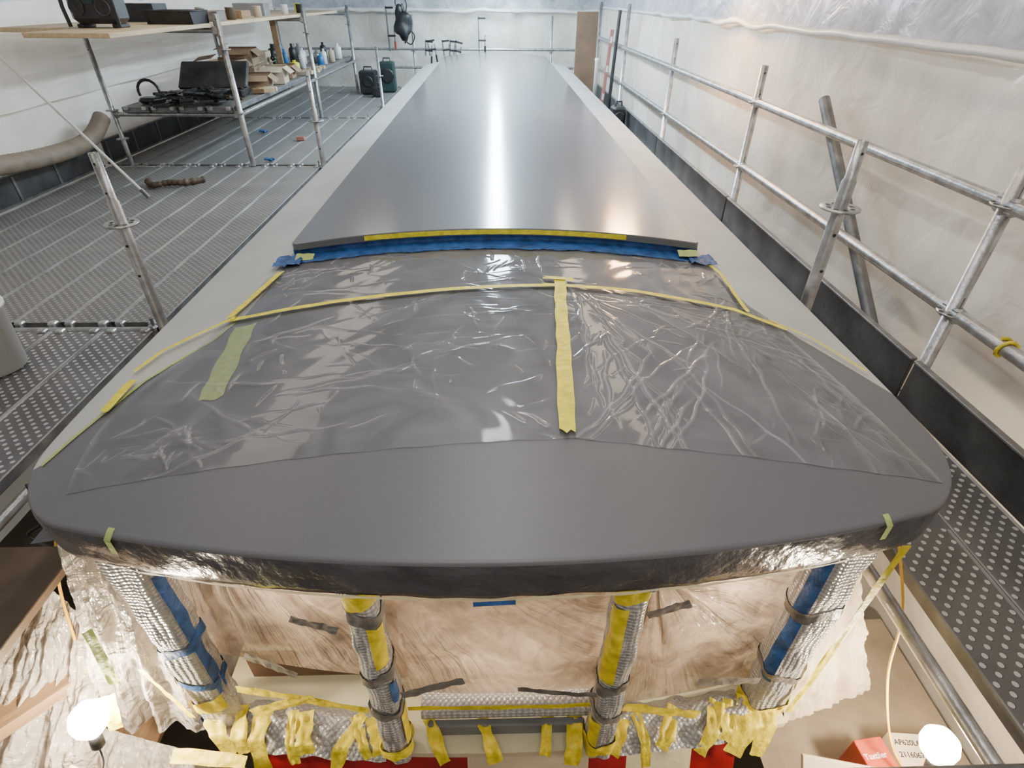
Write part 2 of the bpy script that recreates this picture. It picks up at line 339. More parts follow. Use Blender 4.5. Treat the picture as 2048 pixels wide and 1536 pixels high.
# ---------------------------------------------------------------- boat
boat=empty('boat',(0,0,0),label='boat with long cambered grey-painted cabin roof, masked for painting',category='boat')
HW=1.46; YE=13.2
def yfront(x):
    a=abs(x); y=.84+.14*x*x
    if a>1.21: r=.25; y+=r-math.sqrt(max(0,r*r-(a-1.21)**2))
    return y
def zr(x,y):
    z=.66-.16*(x/HW)**2
    if y<1.7: z-=.07*((1.7-y)/.86)**2
    return z
def roof():
    mb=MB(); n=60; xs=[HW*math.sin(math.pi/2*(-1+2*i/n)) for i in range(n+1)]
    ts=[0,.006,.012,.03,.06,.1,.15,.22,.3,.4,.52,.66,.82,1.0]
    rows=[]
    for t in ts:
        rows.append([Vector((x,yfront(x)+(2.2-yfront(x))*t,0)) for x in xs])
    for y in [2.5,2.8,3.5,4.5,6,8,10,12,YE]: rows.append([Vector((x,y,0)) for x in xs])
    for r in rows:
        for p in r: p.z=zr(p.x,p.y)
    vs=[p for r in rows for p in r]; w=n+1; R=len(rows)
    fs=[(j*w+i,j*w+i+1,(j+1)*w+i+1,(j+1)*w+i) for j in range(R-1) for i in range(n)]
    mb.add(vs,fs,M_roof,True)
    loop=[rows[0][i] for i in range(n+1)]+[rows[j][n] for j in range(1,R)]+[rows[R-1][i] for i in range(n-1,-1,-1)]+[rows[j][0] for j in range(R-2,0,-1)]
    dl=[]
    for i,p in enumerate(loop):
        q=loop[(i+1)%len(loop)]
        k=3 if (p-q).length<.4 else 1
        for t in range(k): dl.append(p.lerp(q,t/k))
    loop=dl
    m=len(loop)
    def band(prof,mt,wobble=False):
        vs=[];fs=[]
        for k,(o,dz) in enumerate(prof):
            for i,p in enumerate(loop):
                t=(loop[(i+2)%m]-loop[i-2]); t.z=0; t.normalize(); nn=Vector((t.y,-t.x,0))
                wob=.005*nz(p.x*4,p.y*4,k*.4)+.0028*nz(p.x*16,p.y*16,k*.9) if wobble and 0<k<len(prof)-1 else 0
                wz=.006*nz(p.x*9,p.y*9,3) if wobble and k>4 else 0
                vs.append(p+nn*(o+wob)+Vector((0,0,dz+wz)))
        for k in range(len(prof)-1):
            for i in range(m):
                j=(i+1)%m; fs.append((k*m+i,(k+1)*m+i,(k+1)*m+j,k*m+j))
        mb.add(vs,fs,mt,True)
    band([(0,0),(.004,-.001),(.008,-.003),(.0105,-.007),(.0115,-.014)],M_roof)
    band([(.0115,-.014),(.013,-.03),(.0135,-.05),(.013,-.075),(.011,-.1),(.009,-.125),(.005,-.148),(-.008,-.156)],M_lip,True)
    band([(-.008,-.156),(-.12,-.158)],M_lip)
    mb.grid(lambda u,v:Vector(((-1+2*u)*1.4,1.1+(YE-1.15)*v,zr((-1+2*u)*1.4,2)-.16)),20,10,M_roof)
    return mb.make('cabin_roof',boat,label='matte grey cambered roof with white side strips')
roof()
PW=1.045; PY0=2.72; PY1=13.15; PH=.08
def zp(x): return zr(x,5)+PH
def panel():
    mb=MB(); n=48; xs=[PW*math.sin(math.pi/2*(-1+2*i/n)) for i in range(n+1)]
    def yf(x):
        a=abs(x); r=.03
        return PY0+(r-math.sqrt(max(0,r*r-(max(0,a-(PW-r)))**2)))
    ysr=[0,.02,.08,.3]+[.5*k for k in range(2,21)]
    rows=[[Vector((x,(yf(x)+d) if d<.3 else PY0+d,zp(x))) for x in xs] for d in ysr]+[[Vector((x,PY1,zp(x))) for x in xs]]
    R=len(rows);w=n+1
    mb.add([p for r in rows for p in r],[(j*w+i,j*w+i+1,(j+1)*w+i+1,(j+1)*w+i) for j in range(R-1) for i in range(n)],M_panel,True)
    loop=[rows[0][i] for i in range(n+1)]+[rows[j][n] for j in range(1,R)]+[rows[R-1][i] for i in range(n-1,-1,-1)]+[rows[j][0] for j in range(R-2,0,-1)]
    m=len(loop); prof=[(0,0),(.003,-.0015),(.0045,-.005),(.005,-.034),(-.03,-.036)]; vs=[];fs=[]
    for k,(o,dz) in enumerate(prof):
        for i,p in enumerate(loop):
            t=(loop[(i+1)%m]-loop[i-1]); t.z=0; t.normalize()
            vs.append(p+Vector((t.y,-t.x,0))*o+Vector((0,0,dz)))
    for k in range(len(prof)-1):
        for i in range(m):
            j=(i+1)%m; fs.append((k*m+i,(k+1)*m+i,(k+1)*m+j,k*m+j))
    mb.add(vs,fs,M_panel,False)
    mb.make('raised_roof_panel',boat,label='satin grey raised deck panel with crisp edge')
    mb=MB()
    for sx in (-1,1): mb.grid(lambda u,v:Vector((sx*(PW-.03),PY0+.03+u*10.3,zr(PW,5)-.005+v*.05)),2,1,M_roof)
    mb.grid(lambda u,v:Vector(((-1+2*u)*(PW-.03),PY0+.03,zr((-1+2*u)*(PW-.03),5)-.005+v*.055)),30,1,M_roof)
    mb.make('panel_riser',boat)
panel()

def strip(name,pts,w,mt,label,h=.004,surf=None,group=None,cat='tape',jag=True,parent=None):
    P=[Vector((a,b,0)) for a,b in pts]; out=[]
    for i in range(len(P)-1):
        L_=(P[i+1]-P[i]).length; k=max(2,int(L_/.02))
        for j in range(k): out.append(P[i].lerp(P[i+1],j/k))
    out.append(P[-1]); sf=surf or (lambda x,y: zr(x,y)); mb=MB(); vs=[];q=4
    for i,p in enumerate(out):
        t=(out[min(i+1,len(out)-1)]-out[max(i-1,0)]).normalized(); nn=Vector((-t.y,t.x,0))
        off=.004*nz(i*.12,h*900)
        for k in range(q+1):
            s=(k/q-.5)*w*(1+.2*nz(i*.25,k,h*500))+off; pp=p+nn*s
            if jag and i in(0,len(out)-1): pp+=t*.012*random.uniform(-1,1)
            vs.append(Vector((pp.x,pp.y,sf(pp.x,pp.y)+h+.0012*nz(pp.x*30,pp.y*30))))
    fs=[(i*(q+1)+k,i*(q+1)+k+1,(i+1)*(q+1)+k+1,(i+1)*(q+1)+k) for i in range(len(out)-1) for k in range(q)]
    mb.add(vs,fs,mt,True); return mb.make(name,parent,label=label,category=cat,group=group)

def film():
    nu,nv=680,420
    xp=np.array([-1.4,-1.24,-.4,.22,.5,.75,1.0,1.4]); yp=np.array([1.16,1.145,1.19,1.225,1.195,1.18,1.165,1.16])
    U,V=np.meshgrid(np.linspace(0,1,nu+1),np.linspace(0,1,nv+1))
    l=-1.25-.09*np.sin(np.minimum(1,V*2.2)*np.pi)+.16*V; r=1.35-.29*V**.9
    X=l+(r-l)*U; Y0=np.interp(X,xp,yp)+.0015*np.sin(X*37); Y=Y0+(2.69-Y0)*V
    Z=.66-.16*(X/HW)**2-np.where(Y<1.7,.07*((1.7-Y)/.86)**2,0)
    rs=np.random.RandomState(5); H=np.zeros_like(X); A=np.zeros_like(X)
    def crease(cx,cy,an,ln,wd,am,curv,hz):
        c,s=math.cos(an),math.sin(an); dx=X-cx; dy=Y-cy
        m=(np.abs(dx)<ln+.05)&(np.abs(dy)<ln+.05)
        a=dx[m]*c+dy[m]*s; b=-dx[m]*s+dy[m]*c+curv*a*a+.004*np.sin(a*40+cx*9)
        g=np.exp(-(b/wd)**2)*np.clip(1-(a/ln)**2,0,1)
        H[m]+=am*g; A[m]+=hz*g
    for i in range(70):
        x=rs.uniform(.3,1.3); y=rs.uniform(1.22,2.1); f=(.27,2.3) if rs.rand()<.5 else (1.0,2.2)
        crease(x,y,math.atan2(y-f[1],x-f[0])+rs.uniform(-.2,.2),rs.uniform(.12,.45),rs.uniform(.003,.006),rs.uniform(.001,.004),rs.uniform(-.5,.5),rs.uniform(.1,.8))
    for i in range(64):
        x=rs.uniform(-1.2,.2); y=rs.uniform(1.2,2.6)
        crease(x,y,rs.uniform(-.45,.45) if rs.rand()<.7 else rs.uniform(0,3.14),rs.uniform(.08,.35),rs.uniform(.0028,.005),rs.uniform(.001,.0036),rs.uniform(-.6,.6),rs.uniform(.1,.6))
    for (bx,by,sx,sy,n) in ((.95,2.0,.16,.1,40),(1.15,1.35,.15,.12,30),(-1.05,1.3,.1,.08,30),(-.2,1.75,.45,.06,30),(1.0,2.5,.1,.08,30),(-.95,2.45,.12,.1,30),(.6,1.7,.3,.3,36),(-.5,1.5,.5,.3,45),(0,2.45,.8,.1,50)):
        for i in range(n):
            crease(bx+rs.normal()*sx,by+rs.normal()*sy,rs.uniform(0,3.14),rs.uniform(.02,.08),rs.uniform(.003,.005),rs.uniform(.0014,.004),rs.uniform(-3,3),rs.uniform(.05,.6))
    H+=.0010*np.sin(X*31+3*np.sin(Y*9))*np.sin(Y*23+2*np.sin(X*7))
    Z=Z+.006*np.minimum(1,.3+V*20)+np.maximum(H,-.002)
    me=bpy.data.meshes.new('plastic_film')
    vs=np.stack([X.ravel(),Y.ravel(),Z.ravel()],1)
    idx=np.arange((nu+1)*(nv+1)).reshape(nv+1,nu+1)
    q=np.stack([idx[:-1,:-1],idx[:-1,1:],idx[1:,1:],idx[1:,:-1]],-1).reshape(-1,4)
    me.from_pydata(vs.tolist(),[],q.tolist()); me.materials.append(M_clear)
    me.polygons.foreach_set('use_smooth',[True]*len(me.polygons))
    at=me.attributes.new('haze','FLOAT','POINT'); at.data.foreach_set('value',np.clip(A,0,1.3).ravel().astype(np.float32)); me.update()
    o=bpy.data.objects.new('plastic_film',me); COL.objects.link(o); meta(o,'clear creased protective plastic film taped over the grey roof','plastic sheet')
film()
G='yellow masking tape on the roof film'
fs=lambda x,y: zr(x,y)+.006
strip('masking_tape',[(-1.12,2.06),(-.6,2.12),(.0,2.18),(.27,2.2)],.028,M_yel,'long yellow masking tape running across the clear film',.010,fs,G)
strip('masking_tape',[(.2,2.2),(.6,2.18),(1.02,2.1),(1.2,1.98)],.028,M_yel,'yellow masking tape running across the film to the roof edge',.0115,fs,G)
strip('masking_tape',[(.275,2.27),(.24,1.75),(.2,1.235)],.05,M_yel,'wide yellow masking tape strip running lengthwise on the film',.013,fs,G)
strip('masking_tape',[(-1.05,2.52),(-1.13,2.08)],.032,M_yel,'yellow masking tape down the side edge of the film',.012,fs,G)
strip('masking_tape',[(-1.1,2.08),(-1.32,1.88),(-1.36,1.75)],.022,M_yel,'thin yellow masking tape on the white roof strip',.012,fs,G)
strip('masking_tape',[(-1.33,1.68),(-1.335,1.5)],.04,M_yel,'short yellow masking tape at the film corner',.012,fs,G)
strip('masking_tape',[(1.06,2.66),(1.1,2.5),(1.08,2.1)],.02,M_yel,'yellow masking tape down the side edge of the film',.012,fs,G)
strip('masking_tape',[(1.15,2.05),(1.3,1.93),(1.42,1.72)],.014,M_yel,'thin yellow masking tape along the white roof strip',.012,fs,G)
strip('masking_tape',[(.21,2.26),(.34,2.25)],.03,M_yel,'torn yellow masking tape piece over the tape crossing',.017,fs,G)
strip('green_masking_tape',[(-1.04,2.02),(-.965,1.5)],.085,M_grn,'wide pale green masking tape strip beneath the film',.003,None,cat='tape')
strip('green_masking_tape',[(-1.42,1.29),(-1.29,1.69),(-1.14,1.92),(-1.08,2.12)],.016,M_grn,'thin pale green tape edging the white paint line',.004,None,cat='tape')
def bt():
    mb=MB()
    def fn(u,v):
        x=(-1+2*u)*1.05
        if v<.6:
            q=v/.6; return Vector((x,2.625+.02*nz(u*18,3)*(1-q)+.115*q,zr(x,2.7)+.008+.006*abs(nz(u*50,v*9))))
        q=(v-.6)/.4; return Vector((x,2.742-.004*nz(u*40,v),zr(x,2.7)+.010+.036*q))
    mb.grid(fn,160,8,M_blue)
    for sx in(-1,1):
        mb.grid(lambda u,v:Vector((sx*(.98+u*.14),2.72-.13*v+.03*nz(u*3,v*3),zr(sx*(1+u*.09),2.7)+.018+.02*abs(nz(u*6,v*6,sx)))),10,8,M_blue)
    mb.make('blue_masking_tape',label='crumpled blue masking tape beneath the raised panel edge',category='tape')
bt()
MB().grid(lambda u,v:Vector((-.67+1.33*u,2.7115,zp(-.67+1.33*u)-.004-.024*v+.002*nz(u*40,v))),60,2,M_yel).make('masking_tape',label='yellow masking tape along the front edge of the raised panel',category='tape',group=G)
for x0,x1 in((-1.02,-.93),(.93,1.03)):
    MB().grid(lambda u,v:Vector((x0+(x1-x0)*u,2.7-.05*v,zp(x0)-.045-.015*v+.004*nz(u*5,v*5))),6,4,M_grn).make('green_masking_tape',label='green masking tape piece at the raised panel corner',category='tape')

def liptape(x,w,mt,label,z1=.11):
    def fn(u,v):
        xx=x+(u-.5)*w
        if v<.35: yy=yfront(xx)+.012*(1-v/.35); return Vector((xx,yy,zr(xx,yy)+.002))
        q=(v-.35)/.65; return Vector((xx,yfront(xx)-.021,zr(xx,yfront(xx))-.004-q*z1))
    MB().grid(fn,3,10,mt).make('masking_tape',label=label,category='tape')
liptape(-1.03,.022,M_grn,'short pale green tape tab over the grey roof lip',z1=.06)
liptape(1.07,.022,M_grn,'short pale green tape tab over the grey roof lip',z1=.06)
MB().grid(lambda u,v:Vector((-.07+.11*u,.828+.004*u,.433-.02*v)),3,3,M_blue).make('blue_masking_tape',label='small blue tape tab beneath the roof lip',category='tape')
MB().grid(lambda u,v:Vector(((-1+2*u)*1.12,yfront((-1+2*u)*1.12)-.006+.02*v,zr((-1+2*u)*1.12,yfront((-1+2*u)*1.12))-.150-.042*v+.009*nz(u*30,v))),90,2,M_paper).make('masking_paper',label='cream masking paper strip beneath the roof lip',category='paper')

mb=MB()
for sx in(-1,1): mb.grid(lambda u,v:Vector((sx*1.28,1.35+u*11.7,-2.5+v*2.85)),4,4,M_panelw)
mb.grid(lambda u,v:Vector((-1.28+2.56*u,13.05,-2.5+v*2.85)),4,4,M_panelw)
mb.grid(lambda u,v:Vector((-1.28+2.56*u,1.95,-2.5+v*2.85)),4,4,M_dark)
mb.make('cabin_side',boat,label='white cabin sides')
mb=MB()
def cf(x): return .955+.06*x*x
mb.grid(lambda u,v:Vector(((-1+2*u)*1.2,cf((-1+2*u)*1.2)+.0+.4*v,-.80+.012*v)),40,2,M_paper)
mb.grid(lambda u,v:Vector(((-1+2*u)*1.2,cf((-1+2*u)*1.2),-.80-.035*v)),40,1,M_cardl)
mb.make('window_ledge',boat,label='cream-papered ledge below the windows')
mb=MB()
def hull(x0,x1,mt,y0=0):
    mb.grid(lambda u,v:Vector((x0+(x1-x0)*u,cf(x0+(x1-x0)*u)+.01-.12*v-y0,-.835-.35*v)),20,10,mt)
hull(-1.0,-.14,M_red); hull(-.14,.36,M_cardl); hull(.36,.52,M_red); hull(.52,.8,M_paper); hull(.8,1.0,M_red)
mb.grid(lambda u,v:Vector(((-1+2*u)*1.0,cf((-1+2*u)*1.0)-.11-.1*v,-1.185-1.2*v)),40,4,M_panelw)
mb.make('hull_front',boat,label='glossy red hull front partly covered with paper')
MB().box((.02,1.035,-.752),(.64,.03,.085),M_step,bev=.008).make('grey_step_board',boat,label='grey board standing on the window ledge')
MB().sweep([(-.32+.04*i,1.09+.006*nz(i,0),-.665+.004*nz(i,3)) for i in range(18)],.055,M_bubble,14).make('bubble_wrap_roll',label='rolled silver bubble wrap lying on the window ledge',category='bubble wrap')
def sheet(name,x0,x1,z0,z1,y,ctr,mt,label,amp=.016,k=34,parent=None):
    def fn(u,v):
        x=x0+(x1-x0)*u; z=z0+(z1-z0)*v
        dx=x-ctr[0];dz=z-ctr[1]; r=math.hypot(dx,dz); th=math.atan2(dz,dx)
        f=min(1,r*5)*math.exp(-r*1.2)
        edge=min(1,min(u,1-u,v,1-v)*8)
        g=math.sin(th*k*.5+4*nz(th*2.5,r*2,k)); g=math.copysign(abs(g)**.6,g)
        return Vector((x,y+.1*x*x-edge*(amp*f*g*(.3+abs(nz(th*4,1,k))*1.8)+.025*nz(x*6,z*6,k)+.05*nz(x*1.7,z*1.7,k)+.005*nz(x*18,z*18,k)),z))
    def uvf(u,v):
        x=x0+(x1-x0)*u; z=z0+(z1-z0)*v; dx=x-ctr[0];dz=z-ctr[1]
        return (math.atan2(dz,dx)*k*.5,math.hypot(dx,dz)*1.3)
    return MB().grid(fn,240,170,mt,uvf=uvf).make(name,parent,label=label,category='plastic sheet')
sheet('plastic_sheet',-1.15,-.36,-.50,.38,1.10,(-1.0,.5),M_tan,'tan translucent plastic stretched over a window with folds',k=40,amp=.035)
sheet('plastic_sheet',-.42,.44,-.59,.40,1.09,(-.55,.55),M_tan,'tan translucent plastic stretched over the centre window',k=46,amp=.035)
sheet('plastic_sheet',.36,1.14,-.78,.38,1.10,(.53,.12),M_tan,'tan translucent plastic gathered to a point in radiating folds',amp=.045,k=34)
MB().grid(lambda u,v:Vector((-1.1+2.2*u,1.28,-.8+.22*v)),4,3,M_brown).make('lower_window_frame',boat)

def post(x,y,w,d,bands,H=1.2):
    p=empty('window_post',(x,y,-.79)); p.parent=boat; p['label']='window post wrapped in silver bubble wrap and tape'
    K=28
    def ringpts(z,s=0):
        r=[]
        for k in range(K):
            a=2*math.pi*k/K; c=math.cos(a);sn=math.sin(a)
            rr=(abs(c)**3.2+abs(sn)**3.2)**(-1/3.2)
            r.append(Vector(((w/2+s)*c*rr,(d/2+s)*sn*rr,z)))
        return r
    def shell(z0,z1,s,mt,name,am,a0=0,a1=K,tilt=0):
        n=max(2,int((z1-z0)/.012)); vs=[];fs=[]
        full=(a1-a0>=K); cnt=K if full else a1-a0+1
        for j in range(n+1):
            for k in range(cnt):
                kk=(a0+k)%K; an=2*math.pi*kk/K
                z=z0+(z1-z0)*j/n+tilt*math.cos(an)+(.012*nz(kk*.9,j*3,x*5) if j in(0,n) else 0)
                q=ringpts(z,s)[kk]; zz=max(0.002,min(H,z))
                wv=1+am*nz(math.cos(an)*1.6+x*9,zz*9,math.sin(an)*1.6)+.015*nz(kk*.8,zz*28,s*50)
                vs.append(Vector((q.x*wv,q.y*wv,zz)))
        for j in range(n):
            for k in range(cnt if full else cnt-1):
                k2=(k+1)%cnt; fs.append((j*cnt+k,j*cnt+k2,(j+1)*cnt+k2,(j+1)*cnt+k))
        mb=MB().add(vs,fs,mt,True)
        if full and s==0: mb.add(vs[-cnt:],[tuple(range(cnt))],mt)
        mb.make(name,p)
    shell(0,H,0,M_bubble,'bubble_wrap',.2)
    for i,(z0,z1,mt,a0,a1,tl) in enumerate(bands):
        shell(z0,z1,.002+.0012*i,mt,'tape_band',.2,a0,a1,tl)
Y_,B_,K_,Gn=M_yelt,M_blue,M_gtape,M_grn
F=28
post(-.41,.975,.10,.105,[(1.04,1.12,Y_,0,F,.02),(.96,1.02,K_,0,F,-.02),(.72,.95,Y_,22,26,.01),(.62,.67,K_,0,F,.025),(.5,.62,B_,24,27,0),(.38,.43,K_,0,F,-.015),(.05,.12,Y_,0,F,.02),(.14,.36,Y_,25,29,.02),(1.12,1.17,B_,14,18,0)])
post(.39,.975,.10,.105,[(1.05,1.14,Y_,0,F,.02),(.6,1.03,Y_,15,20,.02),(.52,.57,K_,0,F,.025),(.31,.35,K_,0,F,-.025),(.04,.12,Y_,0,F,.02),(.14,.32,Y_,15,19,.02),(1.12,1.17,B_,21,25,0)])
post(-1.15,1.12,.14,.12,[(.25,.98,B_,25,28,.02),(.56,.61,B_,0,F,.03),(.34,.38,B_,0,F,-.03),(.16,.24,Y_,14,25,.03),(0,.08,B_,12,24,0)],1.22)
post(1.11,1.12,.15,.13,[(.3,1.12,B_,15,18,.01),(.72,.77,K_,0,F,.035),(.3,.34,K_,0,F,-.025),(.05,1.1,Y_,26,28,.01),(.0,.09,Y_,0,F,.01)],1.22)

def ledge_wrap(x0,x1,label):
    MB().grid(lambda u,v:Vector((x0+(x1-x0)*u,cf(x0+(x1-x0)*u)-.035+.012*nz(u*9,2)+.2*v,-.795+.075*math.sin(v*3.14)+.025*nz(u*8,v*5,x0))),70,20,M_bubble).make('bubble_wrap',label=label,category='bubble wrap')
ledge_wrap(-1.06,-.46,'silver bubble wrap laid along the window ledge'); ledge_wrap(.45,1.02,'silver bubble wrap laid along the window ledge')
GT='yellow tape tabs on the window ledge'
tabs=[(-1.14,.08,.2),(-1.05,.05,.18),(-.97,.07,.24),(-.84,.04,.2),(-.79,.07,.16),(-.62,.05,.22),(-.56,.04,.16),(-.49,.07,.14),(-.26,.05,.17),(-.05,.05,.17),(.18,.045,.15),(.29,.06,.19),(.47,.07,.16),(.57,.04,.22),(.68,.06,.16),(.86,.06,.2),(.93,.05,.16),(1.0,.09,.22),(1.09,.07,.24)]
for i,(x,w,l) in enumerate(tabs):
    a=random.uniform(-.6,.6)
    def fn(u,v):
        s=(u-.5)*w*(1+.4*nz(v*4,x*9)); t=v*l; X=x+s*math.cos(a)+(t-l/2)*math.sin(a)
        yy=cf(x)+.10-t+s*math.sin(a)
        z=-.710+.012*nz(u*3,v*5,x*7)-.001*i*.5
        if yy<cf(x)-.025: z-= (cf(x)-.025-yy)*1.6; yy=cf(x)-.025-(cf(x)-.025-yy)*.35
        return Vector((X,yy,z))
    MB().grid(fn,8,20,Y_).make('tape_tab',label='yellow masking tape tab folded over the window ledge',category='tape',group=GT)
def ribbon(name,p0,p1,w,mt,label,group=None,cat='tape',sag=.0,up=(0,0,1)):
    p0=Vector(p0);p1=Vector(p1);d=(p1-p0).normalized();upv=Vector(up); wv=(upv-d*upv.dot(d)).normalized()
    nn=d.cross(wv)
    MB().grid(lambda u,v:p0.lerp(p1,u)+wv*((v-.5)*w*(1+.3*nz(u*3,v,w*70)))+nn*(.004*nz(u*7,v*3,w*90))+Vector((0,0,-sag*math.sin(u*3.14)+.01*nz(u*2,w*50))),30,6,mt).make(name,label=label,category=cat,group=group)
ribbon('tape_strip',(-.35,.96,-.32),(-.13,.98,-.27),.045,K_,'dark grey tape strip across the window plastic')
ribbon('tape_strip',(.06,.98,-.34),(.34,.95,-.33),.03,K_,'dark grey tape strip across the window plastic')
ribbon('tape_strip',(-1.0,1.06,-.45),(-.5,1.0,-.52),.05,Y_,'yellow tape strip holding the window plastic')
ribbon('tape_strip',(-.98,1.05,-.62),(-.7,1.02,-.45),.05,Y_,'yellow tape strip holding the window plastic')
ribbon('tape_strip',(-.9,1.05,-.2),(-.72,1.01,-.27),.05,K_,'dark tape patch on the window plastic')
ribbon('tape_strip',(-.66,1.0,.1),(-.52,.99,.04),.04,K_,'dark tape patch near the top of the window plastic')
ribbon('tape_strip',(-.36,1.02,-.555),(.4,1.02,-.555),.03,Y_,'yellow tape along the bottom edge of the window plastic')
ribbon('tape_strip',(.48,1.02,-.58),(.8,1.03,-.68),.06,Y_,'yellow tape along the bottom edge of the window plastic')
ribbon('tape_strip',(.74,1.03,-.42),(1.0,1.05,-.46),.05,K_,'dark grey tape strip across the window plastic')
ribbon('tape_strip',(.47,1.0,.08),(.6,1.0,.14),.04,K_,'dark grey tape patch at the gathered plastic')
def drape(name,a,b,c,d,mt,label,amp=.02,k=20,n=110,fine=1.):
    a,b,c,d=map(Vector,(a,b,c,d)); nn=(b-a).cross(d-a).normalized()
    def fn(u,v):
        p=a.lerp(b,u).lerp(d.lerp(c,u),v)
        return p+nn*(amp*math.sin(u*k+3*nz(u*3,v*2,k))*(.3+.7*v)+fine*(.03*nz(u*5,v*5,k)+.016*nz(u*16,v*9,k)+.008*nz(u*30,v*26,k)))
    return MB().grid(fn,n,90,mt,uvf=lambda u,v:(u*k*.6,v*2.)).make(name,label=label,category='plastic sheet')
drape('plastic_drape',(-1.38,1.17,.33),(-1.14,1.2,.33),(-1.05,1.08,-.80),(-1.66,1.1,-.82),M_tanl,'clear crinkled plastic sheet gathered beside the cabin corner',.03,26)
drape('plastic_drape',(-1.36,1.26,.33),(-1.39,1.18,.33),(-1.67,1.12,-.82),(-1.55,2.2,-.9),M_tanl,'clear plastic sheet hanging along the cabin side',.02,12)
drape('plastic_drape',(-1.74,1.12,-.84),(-1.0,.94,-.86),(-.85,.6,-1.02),(-1.8,.5,-1.06),M_tanl,'clear crinkled plastic sheet spread below the corner post',.04,26,150,1.6)
drape('plastic_drape',(-1.98,1.5,-.25),(-1.66,1.3,-.5),(-1.6,.75,-.98),(-2.1,.7,-.9),M_tanl,'loose clear plastic sheet hanging below the deck edge',.04,14,100,1.5)
ribbon('tape_strip',(-1.44,1.02,-.4),(-1.48,1.0,-.62),.05,Y_,'yellow tape on the draped plastic')
ribbon('tape_strip',(-1.38,1.06,-.05),(-1.40,1.04,-.35),.03,Gn,'pale green tape on the draped plastic')
ribbon('tape_strip',(-1.3,1.06,-.3),(-1.2,1.03,-.6),.035,Y_,'yellow tape on the draped plastic')
ribbon('tape_strip',(-1.22,.88,-.76),(-1.3,.82,-.78),.05,M_greenp,'bright green tape on the draped plastic',up=(0,1,.4))
ribbon('tape_strip',(-1.42,.86,-.76),(-1.33,.80,-.78),.05,B_,'blue tape on the draped plastic',up=(0,1,.4))
ribbon('tape_strip',(-1.3,.96,-.76),(-1.0,.93,-.76),.05,Y_,'yellow tape over draped plastic',up=(0,1,.4))
ribbon('tape_strip',(-1.15,.85,-.80),(-1.05,.7,-.88),.03,Gn,'pale green tape over draped plastic',up=(1,0,.4))
ribbon('tape_strip',(-1.5,.72,-.88),(-1.35,.68,-.9),.04,Y_,'short yellow tape scrap on the draped plastic',up=(0,1,.4))
ribbon('tape_strip',(-1.25,.72,-.86),(-1.15,.76,-.86),.03,M_greenp,'short bright green tape scrap on the draped plastic',up=(0,1,.4))
drape('masking_paper',(1.25,1.22,.3),(1.44,1.4,-.1),(1.7,1.22,-.9),(1.2,1.06,-.9),M_cardl,'cream masking paper hanging beside the cabin corner',.008,6)
ribbon('tape_strip',(1.27,1.08,.3),(1.18,1.04,-.7),.03,Y_,'long yellow tape down the side of the wrapped corner post',up=(1,0,0))
ribbon('tape_strip',(1.22,1.12,.34),(1.36,1.24,.3),.07,Y_,'yellow tape beneath the roof corner')
h=MB(); h.sweep([(-.6+.15*math.cos(a),1.36+.05*math.sin(a),-.62+.15*math.sin(a)) for a in [i*math.pi/12 for i in range(24)]],.015,M_black,8,closed=True); h.cyl((-.6,1.36,-.62),(-.6,1.6,-.7),.03,M_black); h.box((-.6,1.36,-.62),(.28,.02,.03),M_black); h.make('steering_wheel',boat)

# ---------------------------------------------------------------- scaffold decks
def plank(name,L_,w,mt,label,group):
    mb=MB(); hw=w/2-.0015
    prof=[(-hw,-.05),(-hw,-.001),(-hw+.004,.003),(-hw+.010,.0),(-hw+.013,-.003),(hw-.013,-.003),(hw-.010,0),(hw-.004,.003),(hw,-.001),(hw,-.05)]
    vs=[(x,0,z) for x,z in prof]+[(x,L_,z) for x,z in prof]; n=len(prof)
    for i in range(n-1):
        m_=mt if i==4 else M_galvd if i in(0,8) else M_rail
        mb.add([vs[i],vs[i+1],vs[n+i+1],vs[n+i]],[(0,1,2,3)],m_)
    mb.box((0,.015,-.03),(w*.9,.03,.05),M_galvd); mb.box((0,L_-.015,-.03),(w*.9,.03,.05),M_galvd)
    for sx in(-1,1):
        for yy in(-.01,L_+.01): mb.box((sx*w*.33,yy,-.01),(.05,.05,.04),M_galv,bev=.008)
    return mb.make(name,label=label,category='scaffold plank',group=group)
bays=[(-.1,3.0),(3.12,6.95),(7.07,10.1),(10.22,14.0)]
for bi,(a,b) in enumerate(bays):
    lab='perforated steel scaffold plank with bright raised studs' if bi==0 else 'embossed steel scaffold plank with shiny edges'
    base=None
    for k in range(8):
        x=-2.27-k*.31
        if base is None:
            base=plank('scaffold_plank',b-a,.31,M_plankh if bi==0 else M_plank,lab,'steel planks of the wide scaffold deck'); base.location=(x,a,0)
        else: copytree(base,(x,a,0))
for bi,(a,b) in enumerate([(-.2,2.25),(2.35,4.95),(5.05,7.5),(7.6,10.5),(10.6,13.6)]):
    base=plank('scaffold_plank',b-a,.29,M_plankh,'perforated steel scaffold plank on the narrow walkway','steel planks of the narrow walkway'); base.location=(1.625,a,0)
    copytree(base,(1.915,a,0))

